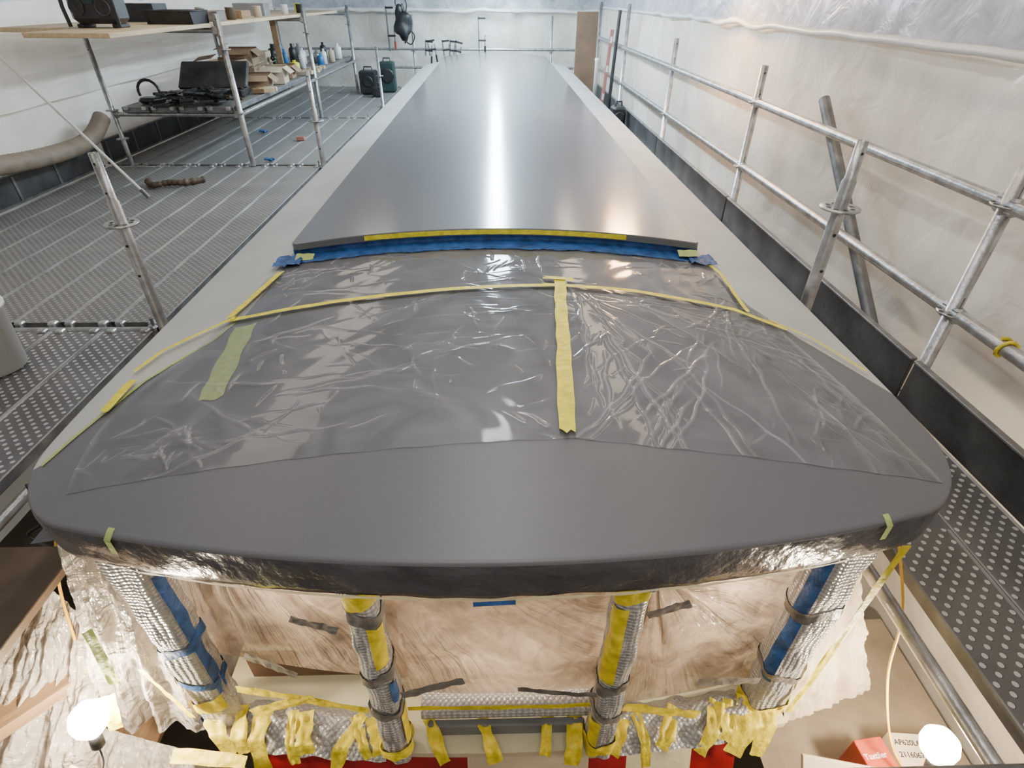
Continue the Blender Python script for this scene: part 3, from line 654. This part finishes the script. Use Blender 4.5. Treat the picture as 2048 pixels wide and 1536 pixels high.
def rosette(parent,z,mt=M_galv,R=.075):
    mb=MB()
    mb.lathe((0,0,0),[(.026,-.004),(R,-.004),(R,.004),(.026,.004),(.026,-.004)],mt,24)
    for k in range(8):
        a=k*math.pi/4; mb.lathe((.054*math.cos(a),.054*math.sin(a),.0),[(.0,.0052),(.012,.0052)],M_black,8)
    o=mb.make('rosette',parent); o.location=(0,0,z); return o
def standard(x,y,z0,z1,label,ros=(.45,),group='vertical scaffold posts',sleeve=False,r=.0245):
    mb=MB()
    if sleeve:
        zs=ros[0]; R=r+.006
        mb.lathe((0,0,0),[(R,z0),(R,zs+.12),(r,zs+.13),(r,z1),(r-.004,z1),(r-.004,z1-.2)],M_galv,20)
        for zz in (zs-.12,zs-.3): mb.cyl((0,-R-.003,zz),(0,-R+.003,zz),.008,M_black,8)
    else: mb.lathe((0,0,0),[(r,z0),(r,z1),(r-.004,z1),(r-.004,z1-.3)],M_galv,20)
    for zz in (z1-.05,z1-.2): mb.cyl((-.0,-r-.002,zz),(0,-r+.003,zz),.006,M_black,8)
    o=mb.make('scaffold_post',label=label,category='scaffold pole',group=group,loc=(x,y,0))
    for z in ros: rosette(o,z,R=.088 if sleeve else .065)
    return o
def ledger(p0,p1,label,group='horizontal scaffold rails',r=.024,ends=True,mt=None):
    p0=Vector(p0);p1=Vector(p1);mb=MB(); d=p1-p0; mb.cyl((0,0,0),d,r,mt or M_galv,16)
    dn=d.normalized()
    if ends:
        for q,s in((Vector((0,0,0)),1),(d,-1)):
            mb.box(q+dn*s*.03,(.045,.06,.075) if abs(dn.y)>.5 else (.06,.045,.075),M_galv,bev=.012)
            mb.box(q+dn*s*.02+Vector((0,0,.02)),(.012,.02,.14),M_galvd,bev=.003)
    return mb.make('scaffold_rail',label=label,category='scaffold pole',group=group,loc=p0)
standard(-2.08,3.06,-2.55,1.02,'galvanised steel scaffold post with rosette beside the roof',(.65,-.3),sleeve=True)
standard(-2.08,7.0,-2.55,1.0,'galvanised steel scaffold post with rosette beside the roof',(.5,.0),sleeve=True)
standard(-2.08,11.3,-2.55,.95,'galvanised steel scaffold post with rosette beside the roof',(.5,.0))
standard(-2.08,.1,-2.55,-.02,'galvanised steel scaffold post under the deck edge',(-.3,))
for a,b in((.1,3.06),(3.06,7.0),(7.0,11.3),(11.3,14)): ledger((-2.07,a,-.1),(-2.07,b,-.1),'steel rail under the deck edge')
for y in (3.06,7.01,10.16): ledger((-2.12,y,-.03),(-4.6,y,-.03),'steel cross rail between deck sections')
for y in (7.0,10.2,13.2): 
    standard(-4.35,y,0,1.39,'galvanised steel post carrying the workbench shelves',(.3,.6),group='shelf posts')
    standard(-2.92,y,0,1.52,'galvanised steel post with rosette carrying the workbench shelves',(.58,1.2),group='shelf posts',r=.03)
    ledger((-2.94,y,.56),(-4.35,y,.56),'steel cross rail under the lower shelf')
    ledger((-2.94,y,1.37),(-4.35,y,1.37),'steel cross rail under the upper shelf')
ledger((-2.92,7,.56),(-2.92,10.2,.56),'steel rail along the lower shelf'); ledger((-2.92,10.2,.56),(-2.92,13.2,.56),'steel rail along the lower shelf')
standard(-4.6,3.0,0,1.7,'galvanised outer scaffold post against the plastic wall',(.5,1.0))
def toe(x,a,b,h,label,ribs=True):
    mb=MB(); mb.box((0,(b-a)/2,h/2),(.02,b-a,h),M_toe,bev=.004); mb.box((.0,(b-a)/2,h),(.035,b-a,.015),M_galvd,bev=.004)
    if ribs:
        mb.box((0,(b-a)/2,.01),(.04,b-a,.02),M_galvd)
        for k in range(int((b-a)/.6)+1): mb.box((-.012 if x>0 else .012,.05+k*.6,h/2),(.012,.03,h*.9),M_galvd)
    return mb.make('toe_board',label=label,category='toe board',group='steel toe boards',loc=(x,a,.0))
for a,b in bays: toe(-4.66,a,b,.26,'grey steel toe board along the plastic wall')
RX=2.13
RY=[2.25,4.95,7.55,10.5,13.3]
for a,b in zip([-.3]+RY,RY): toe(RX-.055,a+.01,b-.01,.23,'dark steel toe board along the narrow walkway',False)
for i,y in enumerate(RY):
    standard(RX,y,-2.55,[1.5,1.26,1.3,1.6,1.6][i],'galvanised steel scaffold post with couplings against the plastic wall',(.0,.5,1.0),r=.03)
for a,b in zip([-.3]+RY,RY+[14.2]):
    ledger((RX,a,1.0),(RX,b,1.0),'galvanised top guard rail',r=.03); ledger((RX,a,.5),(RX,b,.5),'galvanised middle guard rail',r=.03)
ledger((2.25,4.15,1.13),(2.21,2.78,.1),'thick diagonal brace tube leaning on the wall sheeting',r=.036,ends=False,mt=M_galvd)
standard(1.58,2.5,-.6,1.2,'galvanised inner scaffold post with rosette beside the roof',(.91,.0),sleeve=True)
ledger((1.38,-.3,-.05),(1.38,2.5,-.05),'steel rail along the walkway inner edge'); ledger((1.44,-.3,-.13),(1.44,2.5,-.13),'steel rail beneath the walkway inner edge')
ledger((1.46,2.6,-.1),(1.46,7.5,-.1),'steel rail along the walkway inner edge'); ledger((1.46,7.5,-.1),(1.46,13,-.1),'steel rail along the walkway inner edge')
ledger((-4.3,13.8,.74),(2.06,13.8,.74),'galvanised rail across the end wall'); ledger((-2.4,13.8,.4),(2.06,13.8,.4),'galvanised rail across the end wall')
for x in(-1.75,1.2): standard(x,13.85,0,1.35,'galvanised scaffold post against the end wall',(.7,))
ledger((-1.1,.58,-.03),(2.0,.58,-.03),'dark scaffold tube crossing in front of the cabin',r=.022,ends=False,mt=M_galvd)
MB().sweep([(RX+.038*math.cos(a*2.1),1.9+.012*a,.5+.038*math.sin(a*2.1)) for a in [i*.3 for i in range(14)]],.008,M_yelt,6).make('tape_loop',label='yellow tape wound around the middle guard rail',category='tape')

# ---------------------------------------------------------------- shelves
MB().box((0,3.75,0),(.66,7.5,.035),M_wood,bev=.004).make('shelf_board',loc=(-3.31,5.1,1.42),label='long pale plywood shelf board on scaffold rails',category='shelf',group='plywood shelf boards')
MB().box((0,3.4,0),(.7,6.8,.035),M_wood,bev=.004).make('shelf_board',loc=(-4.0,5.8,1.42),label='long pale plywood shelf board against the wall',category='shelf',group='plywood shelf boards')
pb=plank('scaffold_plank',6.3,.31,M_plank,'steel scaffold plank used as lower shelf','lower shelf planks'); pb.location=(-3.12,6.95,.64)
for k in(1,2,3): copytree(pb,(-3.12-.31*k,6.95,.64))
ZS1=1.4385; ZS0=.645
r=empty('jobsite_radio',(-3.46,5.9,ZS1),label='black rugged jobsite radio with two round speakers',category='radio')
MB().box((0,0,.155),(.40,.24,.25),M_black,bev=.04).make('radio_body',r)
for sx in(-1,1):
    MB().lathe((sx*.11,-.122,.15),[(.062,0),(.062,.010),(.057,.010),(.054,.004)],M_toe,24,(math.pi/2,0,0)).lathe((sx*.11,-.122,.15),[(.054,.004),(.03,.002),(0,.008)],M_black,24,(math.pi/2,0,0)).make('speaker',r)
    MB().sweep([(sx*.21,-.13,.01),(sx*.215,-.14,.15),(sx*.21,-.13,.3)],.016,M_black,8).make('corner_guard',r)
MB().box((0,-.123,.2),(.08,.006,.05),M_gc).make('display',r)
MB().sweep([(-.17,0,.27),(-.15,0,.33),(.15,0,.33),(.17,0,.27)],.013,M_black,8).make('handle',r)
for x in (-.15,.15): MB().box((x,0,.015),(.05,.2,.03),M_black,bev=.006).make('foot',r)
def tray(loc,w,d,h,mt,label,name='storage_tray'):
    mb=MB(); t=.008
    mb.box((0,0,t/2),(w*.9,d*.9,t),mt)
    for sx in(-1,1): mb.box((sx*w*.47,0,h/2),(t,d,h),mt,rot=(0,sx*.18,0)); mb.box((0,sx*d*.47,h/2),(w,t,h),mt,rot=(-sx*.18,0,0))
    mb.sweep([(-w/2,-d/2,h),(w/2,-d/2,h),(w/2,d/2,h),(-w/2,d/2,h)],.008,mt,6,closed=True)
    return mb.make(name,loc=loc,label=label,category='tray')
tray((-3.2,6.75,ZS1),.45,.4,.11,M_black,'black plastic paint tray on the plywood shelf')
def carton(loc,s,mt,label,rz=0,open_=True,name='cardboard_box'):
    w,d,h=s; e=empty(name,loc,label=label,category='box'); e.rotation_euler=(0,0,rz)
    mb=MB(); t=.005
    mb.box((0,0,t),(w,d,t),mt)
    for sx in(-1,1): mb.box((sx*w/2,0,h/2),(t,d,h),mt); mb.box((0,sx*d/2,h/2),(w,t,h),mt)
    if not open_: mb.box((0,0,h),(w,d,t),mt); mb.box((0,0,h+.003),(w*.12,d*1.001,.002),M_cardl)
    mb.make('box_body',e)
    if open_:
        for k,(cx,cy,sz,rt) in enumerate([(w/2+.05,0,(.12,d,t),(0,.7,0)),(-w/2-.05,0,(.12,d,t),(0,-.5,0)),(0,-d/2-.04,(w,.1,t),(.6,0,0)),(0,d/2+.03,(w,.1,t),(-.9,0,0))]):
            dz=-.035 if k!=1 else .03
            MB().box((cx,cy,h+dz*(1 if k<2 else .6)),sz,mt,rot=rt).make('box_flap',e)
    return e
carton((-3.3,8.3,ZS1),(.42,.35,.08),M_wood2,'shallow brown wooden box on the plywood shelf',.05,False,'wooden_box')
carton((-3.75,7.2,ZS1),(.35,.3,.16),M_black,'black closed tool carton on the plywood shelf',0,False)
carton((-3.4,9.4,ZS1),(.4,.35,.14),M_grey,'grey closed carton on the plywood shelf',.1,False)
carton((-3.15,7.45,ZS1),(.2,.3,.09),M_gtape,'small dark carton on the plywood shelf',.1,False)
for i,(x,y,mt,l) in enumerate([(-3.12,8.8,M_cardl,'tan paint can on the shelf'),(-3.2,10.2,M_white,'white paint tub on the shelf'),(-3.4,7.75,M_galv,'bare metal paint can on the shelf'),(-3.15,10.8,M_black,'black paint can on the shelf'),(-3.1,7.85,M_woodd,'dark brown paint can on the shelf'),(-3.35,11.4,M_yel,'yellow paint can on the shelf')]):
    MB().lathe((0,0,0),[(0,0),(.05,0),(.05,.11),(.053,.115),(.053,.12),(.045,.122),(0,.122)],mt,20).make('paint_can',loc=(x,y,ZS1),label=l,category='can')
e=empty('tool_case',(-3.45,7.75,ZS0),label='open black tool case leaning on the lower shelf',category='tool case'); e.rotation_euler=(0,0,.15)
MB().box((0,0,.05),(.7,.4,.09),M_black,bev=.02).make('case_base',e)
MB().box((-.02,.14,.22),(.8,.05,.45),M_toe,rot=(-1.0,0,0),bev=.02).make('case_lid',e)
MB().sweep([(-.12,-.2,.06),(-.1,-.26,.06),(.1,-.26,.06),(.12,-.2,.06)],.012,M_black,8).make('case_handle',e)
GC='hand clamps heaped on the lower shelf'
for i in range(22):
    mb=MB(); Lc=random.uniform(.22,.4)
    mb.box((0,0,.012),(Lc,.03,.008),M_black,bev=.003); mb.box((-Lc/2,.05,.012),(.035,.14,.026),M_black,bev=.006); mb.box((Lc*.1,.05,.012),(.035,.14,.026),M_black,bev=.006)
    mb.cyl((Lc*.1-.05,.1,.012),(Lc*.1+.1,.1,.012),.006,M_galvd,8); mb.cyl((Lc*.1+.05,.1,.012),(Lc*.1+.16,.1,.012),.016,M_woodd if i%4==0 else M_black,10)
    o=mb.make('bar_clamp',loc=(-3.8+.7*random.random(),7.02+.35*random.random(),ZS0+.006+.02*(i%7)),label='small black bar clamp lying in a heap of clamps',category='clamp',group=GC); o.rotation_euler=(random.uniform(-.1,.1),0,random.uniform(0,6))
mb=MB(); mb.sweep([(.12*math.cos(a),0,.12+.12*math.sin(a)) for a in [i*math.pi/8 for i in range(-1,10)]],.016,M_black,8); mb.box((0,.02,.03),(.26,.18,.06),M_black,bev=.03); mb.make('tool_bag',loc=(-3.98,7.2,ZS0),label='small black tool bag with a loop handle',category='bag')
carton((-3.2,8.45,ZS0),(.34,.36,.16),M_card,'open brown cardboard box with loose flaps',.2)
carton((-3.7,8.75,ZS0),(.4,.45,.3),M_card,'tall open brown cardboard box with loose flaps',-.1)
carton((-3.15,9.05,ZS0),(.3,.3,.2),M_cardl,'open pale cardboard box with loose flaps',.1)
carton((-3.2,9.65,ZS0),(.26,.3,.16),M_card,'open brown cardboard box full of offcuts',.1)
carton((-3.75,9.5,ZS0),(.4,.4,.38),M_card,'tall brown cardboard box with loose flaps',.1)
carton((-3.8,10.2,ZS0),(.4,.35,.3),M_cardl,'pale closed cardboard box on the lower shelf',.1,False)
GB='timber offcuts on the lower shelf'
for i in range(12):
    o=MB().box((0,0,.03),(random.uniform(.08,.2),.06,.05),random.choice((M_wood,M_wood2,M_cardl)),bev=.003).make('timber_block',loc=(-3.03+.08*(i%2),8.0+i*.06 if i<4 else 9.95+.13*(i-4),ZS0),label='short pale timber offcut',category='wood block',group=GB); o.rotation_euler=(0,0,random.uniform(-.3,.3))
for i,(x,y,h,rr,mt,l) in enumerate([(-3.3,10.5,.16,.08,M_yel,'yellow paint tin'),(-3.3,10.95,.26,.05,M_white,'white squeeze bottle'),(-3.08,11.3,.2,.06,M_bluep,'blue plastic tub'),(-3.5,10.7,.3,.05,M_bluep,'blue spray bottle'),(-3.12,11.7,.24,.05,M_white,'white plastic bottle'),(-3.3,11.9,.2,.07,M_galv,'metal solvent tin'),(-3.08,12.1,.22,.055,M_cardl,'tan plastic bottle'),(-3.3,12.4,.3,.06,M_black,'black bottle'),(-3.55,11.3,.34,.06,M_black,'tall black bottle'),(-3.65,12.0,.3,.07,M_grey,'grey bottle'),(-3.5,11.7,.25,.06,M_white,'white tub'),(-3.75,10.9,.36,.08,M_black,'large black canister'),(-3.85,11.5,.4,.09,M_bluep,'large blue canister'),(-3.1,12.7,.26,.07,M_white,'white jerrycan')]):
    MB().lathe((0,0,0),[(0,0),(rr,0),(rr,h*.7),(rr*.8,h*.8),(rr*.35,h*.85),(rr*.35,h),(0,h)],mt,18).make('bottle',loc=(x,y,ZS0),label=l+' on the lower shelf',category='bottle')
d=empty('cordless_drill',(-3.5,10.2,ZS0),label='black and teal cordless drill standing on the lower shelf',category='drill')
MB().box((0,0,.04),(.08,.12,.07),M_black,bev=.012).make('battery',d); MB().box((0,.0,.13),(.035,.05,.14),M_gc,bev=.01).make('grip',d); MB().cyl((0,.08,.22),(0,-.1,.22),.035,M_gc).make('motor_housing',d); MB().cyl((0,-.1,.22),(0,-.16,.22),.022,M_black,12,.012).make('chuck',d)
MB().box((0,0,.38),(.09,.04,.76),M_wood2,bev=.004).make('timber_post',loc=(-3.35,10.0,ZS0),label='reddish brown timber upright behind the cardboard boxes',category='timber')
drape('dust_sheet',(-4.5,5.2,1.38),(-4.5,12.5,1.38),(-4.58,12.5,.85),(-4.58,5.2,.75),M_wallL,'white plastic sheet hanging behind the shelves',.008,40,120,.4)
c=cr([(-4.3,3.4,.80),(-4.35,4.3,.58),(-4.4,5.0,.46),(-4.42,5.7,.38),(-4.42,6.3,.36),(-4.4,6.6,.42),(-4.4,6.85,.55)],24); MB().sweep(c,[.078+.006*(i%2) for i in range(len(c))],M_duct,18).make('duct_hose',label='ribbed tan-grey flexible extraction hose hung along the wall',category='hose')
c=cr([(-3.75,6.2,.03),(-3.62,6.05,.035),(-3.5,6.12,.04),(-3.35,6.15,.035),(-3.2,6.3,.03)],12); MB().sweep(c,[.03+.02*nz(i*.5,1) for i in range(len(c))],M_woodd,10).make('rag',label='crumpled brown rag on the deck',category='rag')
mb=MB(); mb.cyl((0,0,0),(-.96,-.04,1.44),.014,M_white,12); mb.cyl((0,0,0),(-.05,.0,.08),.02,M_galvd,12); mb.make('extension_pole',loc=(-3.5,5.7,.01),label='long white paint-splashed roller pole leaning on the wall',category='pole')
b=MB(); b.lathe((0,0,0),[(0,0),(.14,0),(.165,.34),(.178,.34),(.178,.36),(.16,.36),(.158,.34),(.135,.02),(0,.02)],M_white,32); bk=b.make('bucket',loc=(-2.76,2.6,.008),label='white plastic bucket standing on the deck',category='bucket')
MB().sweep([(.178*math.cos(a),.178*math.sin(a)*.3-.1,.34-.1*abs(math.sin(a))) for a in [i*math.pi/10 for i in range(11)]],.004,M_galv,6).make('handle',bk)
MB().box((0,0,.025),(.11,.07,.05),M_pink,bev=.005).make('brick',loc=(-2.75,8.4,.006),label='small pink block on the deck',category='block')
for x,y in((-3.45,8.9),(-2.8,7.2)):
    c=[(x+.1*nz(i,1),y+.09*nz(i,5),.02+.01*(i%2)) for i in [k*.35 for k in range(9)]]; MB().sweep(cr(c,4),.014,M_blue,8).make('cloth_scrap',label='scrunched blue cloth scrap on the deck',category='rag')
# ---------------------------------------------------------------- far end things
def case(loc,s,mt,label,name):
    e=empty(name,loc,label=label,category='tool case'); w,d,h=s
    MB().box((0,0,h/2),(w,d,h),mt,bev=.03).make('case_body',e); MB().sweep([(-w*.25,0,h),(-w*.22,0,h+.06),(w*.22,0,h+.06),(w*.25,0,h)],.014,M_black,8).make('handle',e)
    MB().lathe((0,-d/2-.001,h*.55),[(h*.25,0),(h*.25,.01),(h*.2,.012),(0,.004)],M_black,20,(math.pi/2,0,0)).make('front_grille',e); return e
case((-2.6,12.9,.01),(.34,.3,.42),M_black,'black wheeled tool box on the far deck','tool_box'); case((-2.25,13.2,.01),(.3,.25,.55),M_gc,'dark teal tool case on the far deck','tool_case')
case((-2.38,12.5,.01),(.2,.2,.18),M_black,'small black tool box on the far deck','tool_box')
hb=empty('tool_bag',(-1.9,13.6,1.2),label='black tool bag with straps hanging at the end wall',category='bag')
def blob(u,v):
    a=u*2*math.pi; p=v*math.pi; n_=1+.45*nz(math.cos(a)*1.3,math.sin(a)*1.3,v*4)
    return Vector((.17*math.sin(p)*math.cos(a)*n_,.1*math.sin(p)*math.sin(a)*n_,.28*math.cos(p)*n_))
MB().grid(blob,28,20,M_black).make('bag_body',hb)
MB().sweep(cr([(-.06,0,.22),(-.12,0,.38),(0,0,.5),(.1,0,.36),(.08,0,.2)],8),.012,M_black,6).make('strap',hb); MB().sweep(cr([(.1,0,-.1),(.22,0,-.2),(.14,0,-.36),(.02,0,-.3)],8),.014,M_black,6).make('strap',hb)
def fclamp(loc,h,label,rot=(0,0,0),mt=M_redp):
    e=empty('bar_clamp',loc,label=label,category='clamp',group='clamps hanging on the end rail'); e.rotation_euler=rot
    MB().box((0,0,h/2),(.03,.012,h),M_galvd,bev=.002).make('clamp_bar',e); MB().box((.07,0,h-.03),(.16,.025,.035),M_black,bev=.006).make('fixed_jaw',e)
    MB().box((.07,0,h*.35),(.16,.025,.035),M_black,bev=.006).make('sliding_jaw',e); MB().cyl((.13,0,h*.35-.12),(.13,0,h*.35+.1),.01,M_galvd,8).make('screw',e); MB().cyl((.13,0,h*.35-.24),(.13,0,h*.35-.1),.02,mt,10).make('clamp_handle',e); return e
fclamp((-.35,13.76,.68),.65,'tall bar clamp hanging upright on the end rail',mt=M_black)
fclamp((-2.25,13.76,.7),.8,'long red-handled bar clamp hanging at the end wall')
for i,x in enumerate((-1.5,-1.4,-1.1,-.98,-.9)): fclamp((x,13.76,.62),.3,'short black bar clamp on the end rail',rot=(0,random.uniform(-.6,.3),0),mt=M_black)
MB().box((0,0,.72),(.4,.02,1.44),M_brown,rot=(-.05,0,0),bev=.003).make('plywood_board',loc=(1.72,12.2,.02),label='brown board leaning upright at the end of the walkway',category='board')
mb=MB(); mb.box((0,0,.6),(.06,.04,1.2),M_pink,bev=.006)
for z in(.15,.6,1.05): mb.box((0,-.021,z),(.035,.003,.1),M_white)
o=mb.make('spirit_level',loc=(1.98,11.4,.02),label='long faded red spirit level leaning on the guard rail',category='level'); o.rotation_euler=(0,.06,0)
MB().cyl((0,0,0),(.06,.1,1.5),.03,M_black,10).make('rolled_sheet',loc=(2.0,10.8,.01),label='dark rolled sheet leaning in the corner',category='roll')
MB().lathe((0,0,0),[(0,0),(.035,0),(.035,.7),(.042,.72),(.042,.76),(0,.76)],M_white,16).make('plastic_tube',loc=(1.86,11.6,.01),label='white plastic tube standing upright in the corner',category='tube')
case((1.9,9.4,.01),(.2,.3,.3),M_black,'small black box on the walkway','tool_box')

# ---------------------------------------------------------------- lower area
def point(name,loc,e,col,r=.05,parent=None):
    l=bpy.data.lights.new(name,'POINT'); l.energy=e; l.color=col; l.shadow_soft_size=r
    o=bpy.data.objects.new(name,l); COL.objects.link(o); o.location=loc
    if parent: o.parent=parent
def bulb(loc,label):
    e=empty('work_bulb',loc,label=label,category='lamp'); e.rotation_euler=(math.radians(165),0,0)
    MB().lathe((0,0,0),[(0,-.066),(.032,-.06),(.056,-.033),(.062,0),(.054,.033),(.034,.06),(.018,.078),(.018,.084)],M_bulb,24).make('bulb',e)
    MB().lathe((0,0,0),[(.019,.076),(.022,.084),(.022,.13),(.01,.145),(0,.145)],M_black,16).make('lamp_socket',e)
    MB().sweep(cr([(0,0,.14),(.02,.03,.2),(.0,.1,.24),(-.05,.2,.2)],8),.003,M_black,6).make('cable',e)
    point('bulb_light',(0,0,0),110,(1,.82,.58),.04,e)
bulb((-1.47,.95,-.42),'glowing bare bulb in front of the draped plastic'); bulb((1.58,.83,-.5),'glowing bare bulb hanging below the walkway')
MB().box((0,0,0),(.42,1.5,.04),M_woodd,bev=.004).make('scaffold_board',loc=(-1.93,.75,-.17),label='dark stained board below the deck edge',category='board')
o=MB().box((0,0,0),(.12,1.6,.06),M_wood2,bev=.004).make('timber_beam',loc=(-1.84,1.15,-.62),label='brown timber beam under the deck',category='timber'); o.rotation_euler=(0,0,-.75)
o=MB().box((0,0,0),(.1,.9,.05),M_wood2,bev=.004).make('timber_beam',loc=(-1.8,1.1,-.95),label='rough brown timber below the deck',category='timber'); o.rotation_euler=(.8,0,.2)
o=MB().box((0,0,0),(.6,.9,.03),M_wood2,bev=.004).make('plywood_board',loc=(-1.95,.9,-1.25),label='brown plywood sheet lying under the deck',category='board')
MB().cyl((-1.62,.9,-.68),(-.9,.66,-.86),.008,M_wood,10).make('wooden_dowel',label='thin wooden dowel lying across the plastic',category='dowel')
MB().sweep(cr([(1.36,1.2,.2),(1.44,1.1,-.1),(1.50,1.05,-.45),(1.6,.95,-.8),(1.7,.85,-.94)],14),.005,M_orange,8).make('extension_cable',label='yellow extension cable hanging under the walkway',category='cable')
MB().sweep(cr([(-1.95,1.9,.0),(-1.85,1.6,-.1),(-1.8,1.4,-.3),(-1.7,1.2,-.6)],14),.006,M_orange,8).make('extension_cable',label='yellow extension cable hanging under the deck edge',category='cable')
MB().sweep(cr([(-2.05,1.75,-.05),(-1.85,1.55,-.05),(-1.95,1.55,-.15),(-1.75,1.5,-.25)],14),.006,M_black,8).make('extension_cable',label='black extension cable looped under the deck edge',category='cable')
MB().grid(lambda u,v:Vector((1.25+1.0*u,.3+1.5*v,-1.3)),2,2,M_tanb).make('lower_platform',label='tan board platform under the walkway',category='platform')
def tbox(loc,s,mt,label,lines,tm,rz=0):
    e=empty('product_carton',loc,label=label,category='box'); e.rotation_euler=(0,0,rz)
    w,d,h=s; MB().box((0,0,h/2),s,mt,bev=.004).make('box_body',e)
    for (t,x,y,sz) in lines:
        cu=bpy.data.curves.new('tmp','FONT'); cu.body=t; cu.size=sz; cu.extrude=.0005; cu.offset=.0006
        o=bpy.data.objects.new('tmp',cu); COL.objects.link(o); bpy.context.view_layer.update()
        me=bpy.data.meshes.new_from_object(o.evaluated_get(bpy.context.evaluated_depsgraph_get())); bpy.data.objects.remove(o)
        me.materials.clear(); me.materials.append(tm)
        q=bpy.data.objects.new('lettering',me); COL.objects.link(q); q.parent=e; q.location=(x,y,h+.001)
    return e
tbox((1.80,.93,-1.29),(.21,.24,.34),M_cardl,'pale carton with black printed label',[('AP620L6100',-.095,.07,.03),('2116067 0E',-.095,.022,.03)],M_ink,-.08)
tbox((1.62,.93,-1.29),(.13,.22,.33),M_redp,'orange-red carton with white lettering',[('Taxtiler',-.06,.03,.032)],M_white,.1)
o=MB().box((0,0,0),(.3,.02,.6),M_cardl,bev=.003).make('corrugated_sheet',loc=(1.36,.7,-1.08),label='cream corrugated plastic sheet leaning by the hull',category='board'); o.rotation_euler=(-.9,0,-.2)

# ---------------------------------------------------------------- lights
def batten(loc,L_,mt):
    e=empty('fluorescent_batten',loc,label='white fluorescent batten lamp hanging over the roof centre',category='lamp')
    MB().box((0,0,.055),(.24,L_,.05),M_white,bev=.01).make('lamp_housing',e)
    MB().box((0,0,0),(.20,L_*.985,.05),mt,bev=.012).make('lamp_diffuser',e)
    for y in(-L_*.4,L_*.4): MB().cyl((0,y,.08),(0,y,3.25-loc[2]),.004,M_black,6).make('hanger',e)
    return e
batten((0,7.2,2.25),2.4,M_tube); batten((0,9.65,2.25),2.4,M_tube); batten((0,12.3,2.0),3.2,M_tube)
def area(name,loc,sx,sy,e,col,rot=(0,0,0)):
    l=bpy.data.lights.new(name,'AREA'); l.shape='RECTANGLE'; l.size=sx; l.size_y=sy; l.energy=e; l.color=col
    o=bpy.data.objects.new(name,l); COL.objects.link(o); o.location=loc; o.rotation_euler=rot; return o
area('strip_fill',(0,2.2,3.1),.15,3,45,(1,.98,.95))  # unseen fill strip added above the near part of the roof
area('deck_fill',(-2.6,6,3.1),.8,8,60,(1,.88,.72))  # fill light added out of view to brighten the wide deck and left wall
area('walkway_fill',(1.5,6,3.1),.3,9,62,(1,.80,.58))  # added fill for the narrow walkway and right wall, no visible fixture
area('side_lamp',(1.75,6.4,1.95),.35,.5,60,(1,.58,.26),(math.radians(-30),0,0))
area('near_fill',(0,-.6,3.0),1.5,.4,38,(1,.97,.93))  # extra fill light added overhead behind the camera
point('cabin_lamp',(-.75,1.4,.1),13,(1,.80,.58)); point('cabin_lamp',(.0,1.42,-.3),13,(1,.78,.55)); point('cabin_lamp',(.85,1.4,-.1),13,(1,.80,.58))
w=bpy.data.worlds.new('world'); S.world=w; w.use_nodes=True; w.node_tree.nodes['Background'].inputs[0].default_value=(.9,.92,1,1); w.node_tree.nodes['Background'].inputs[1].default_value=.2
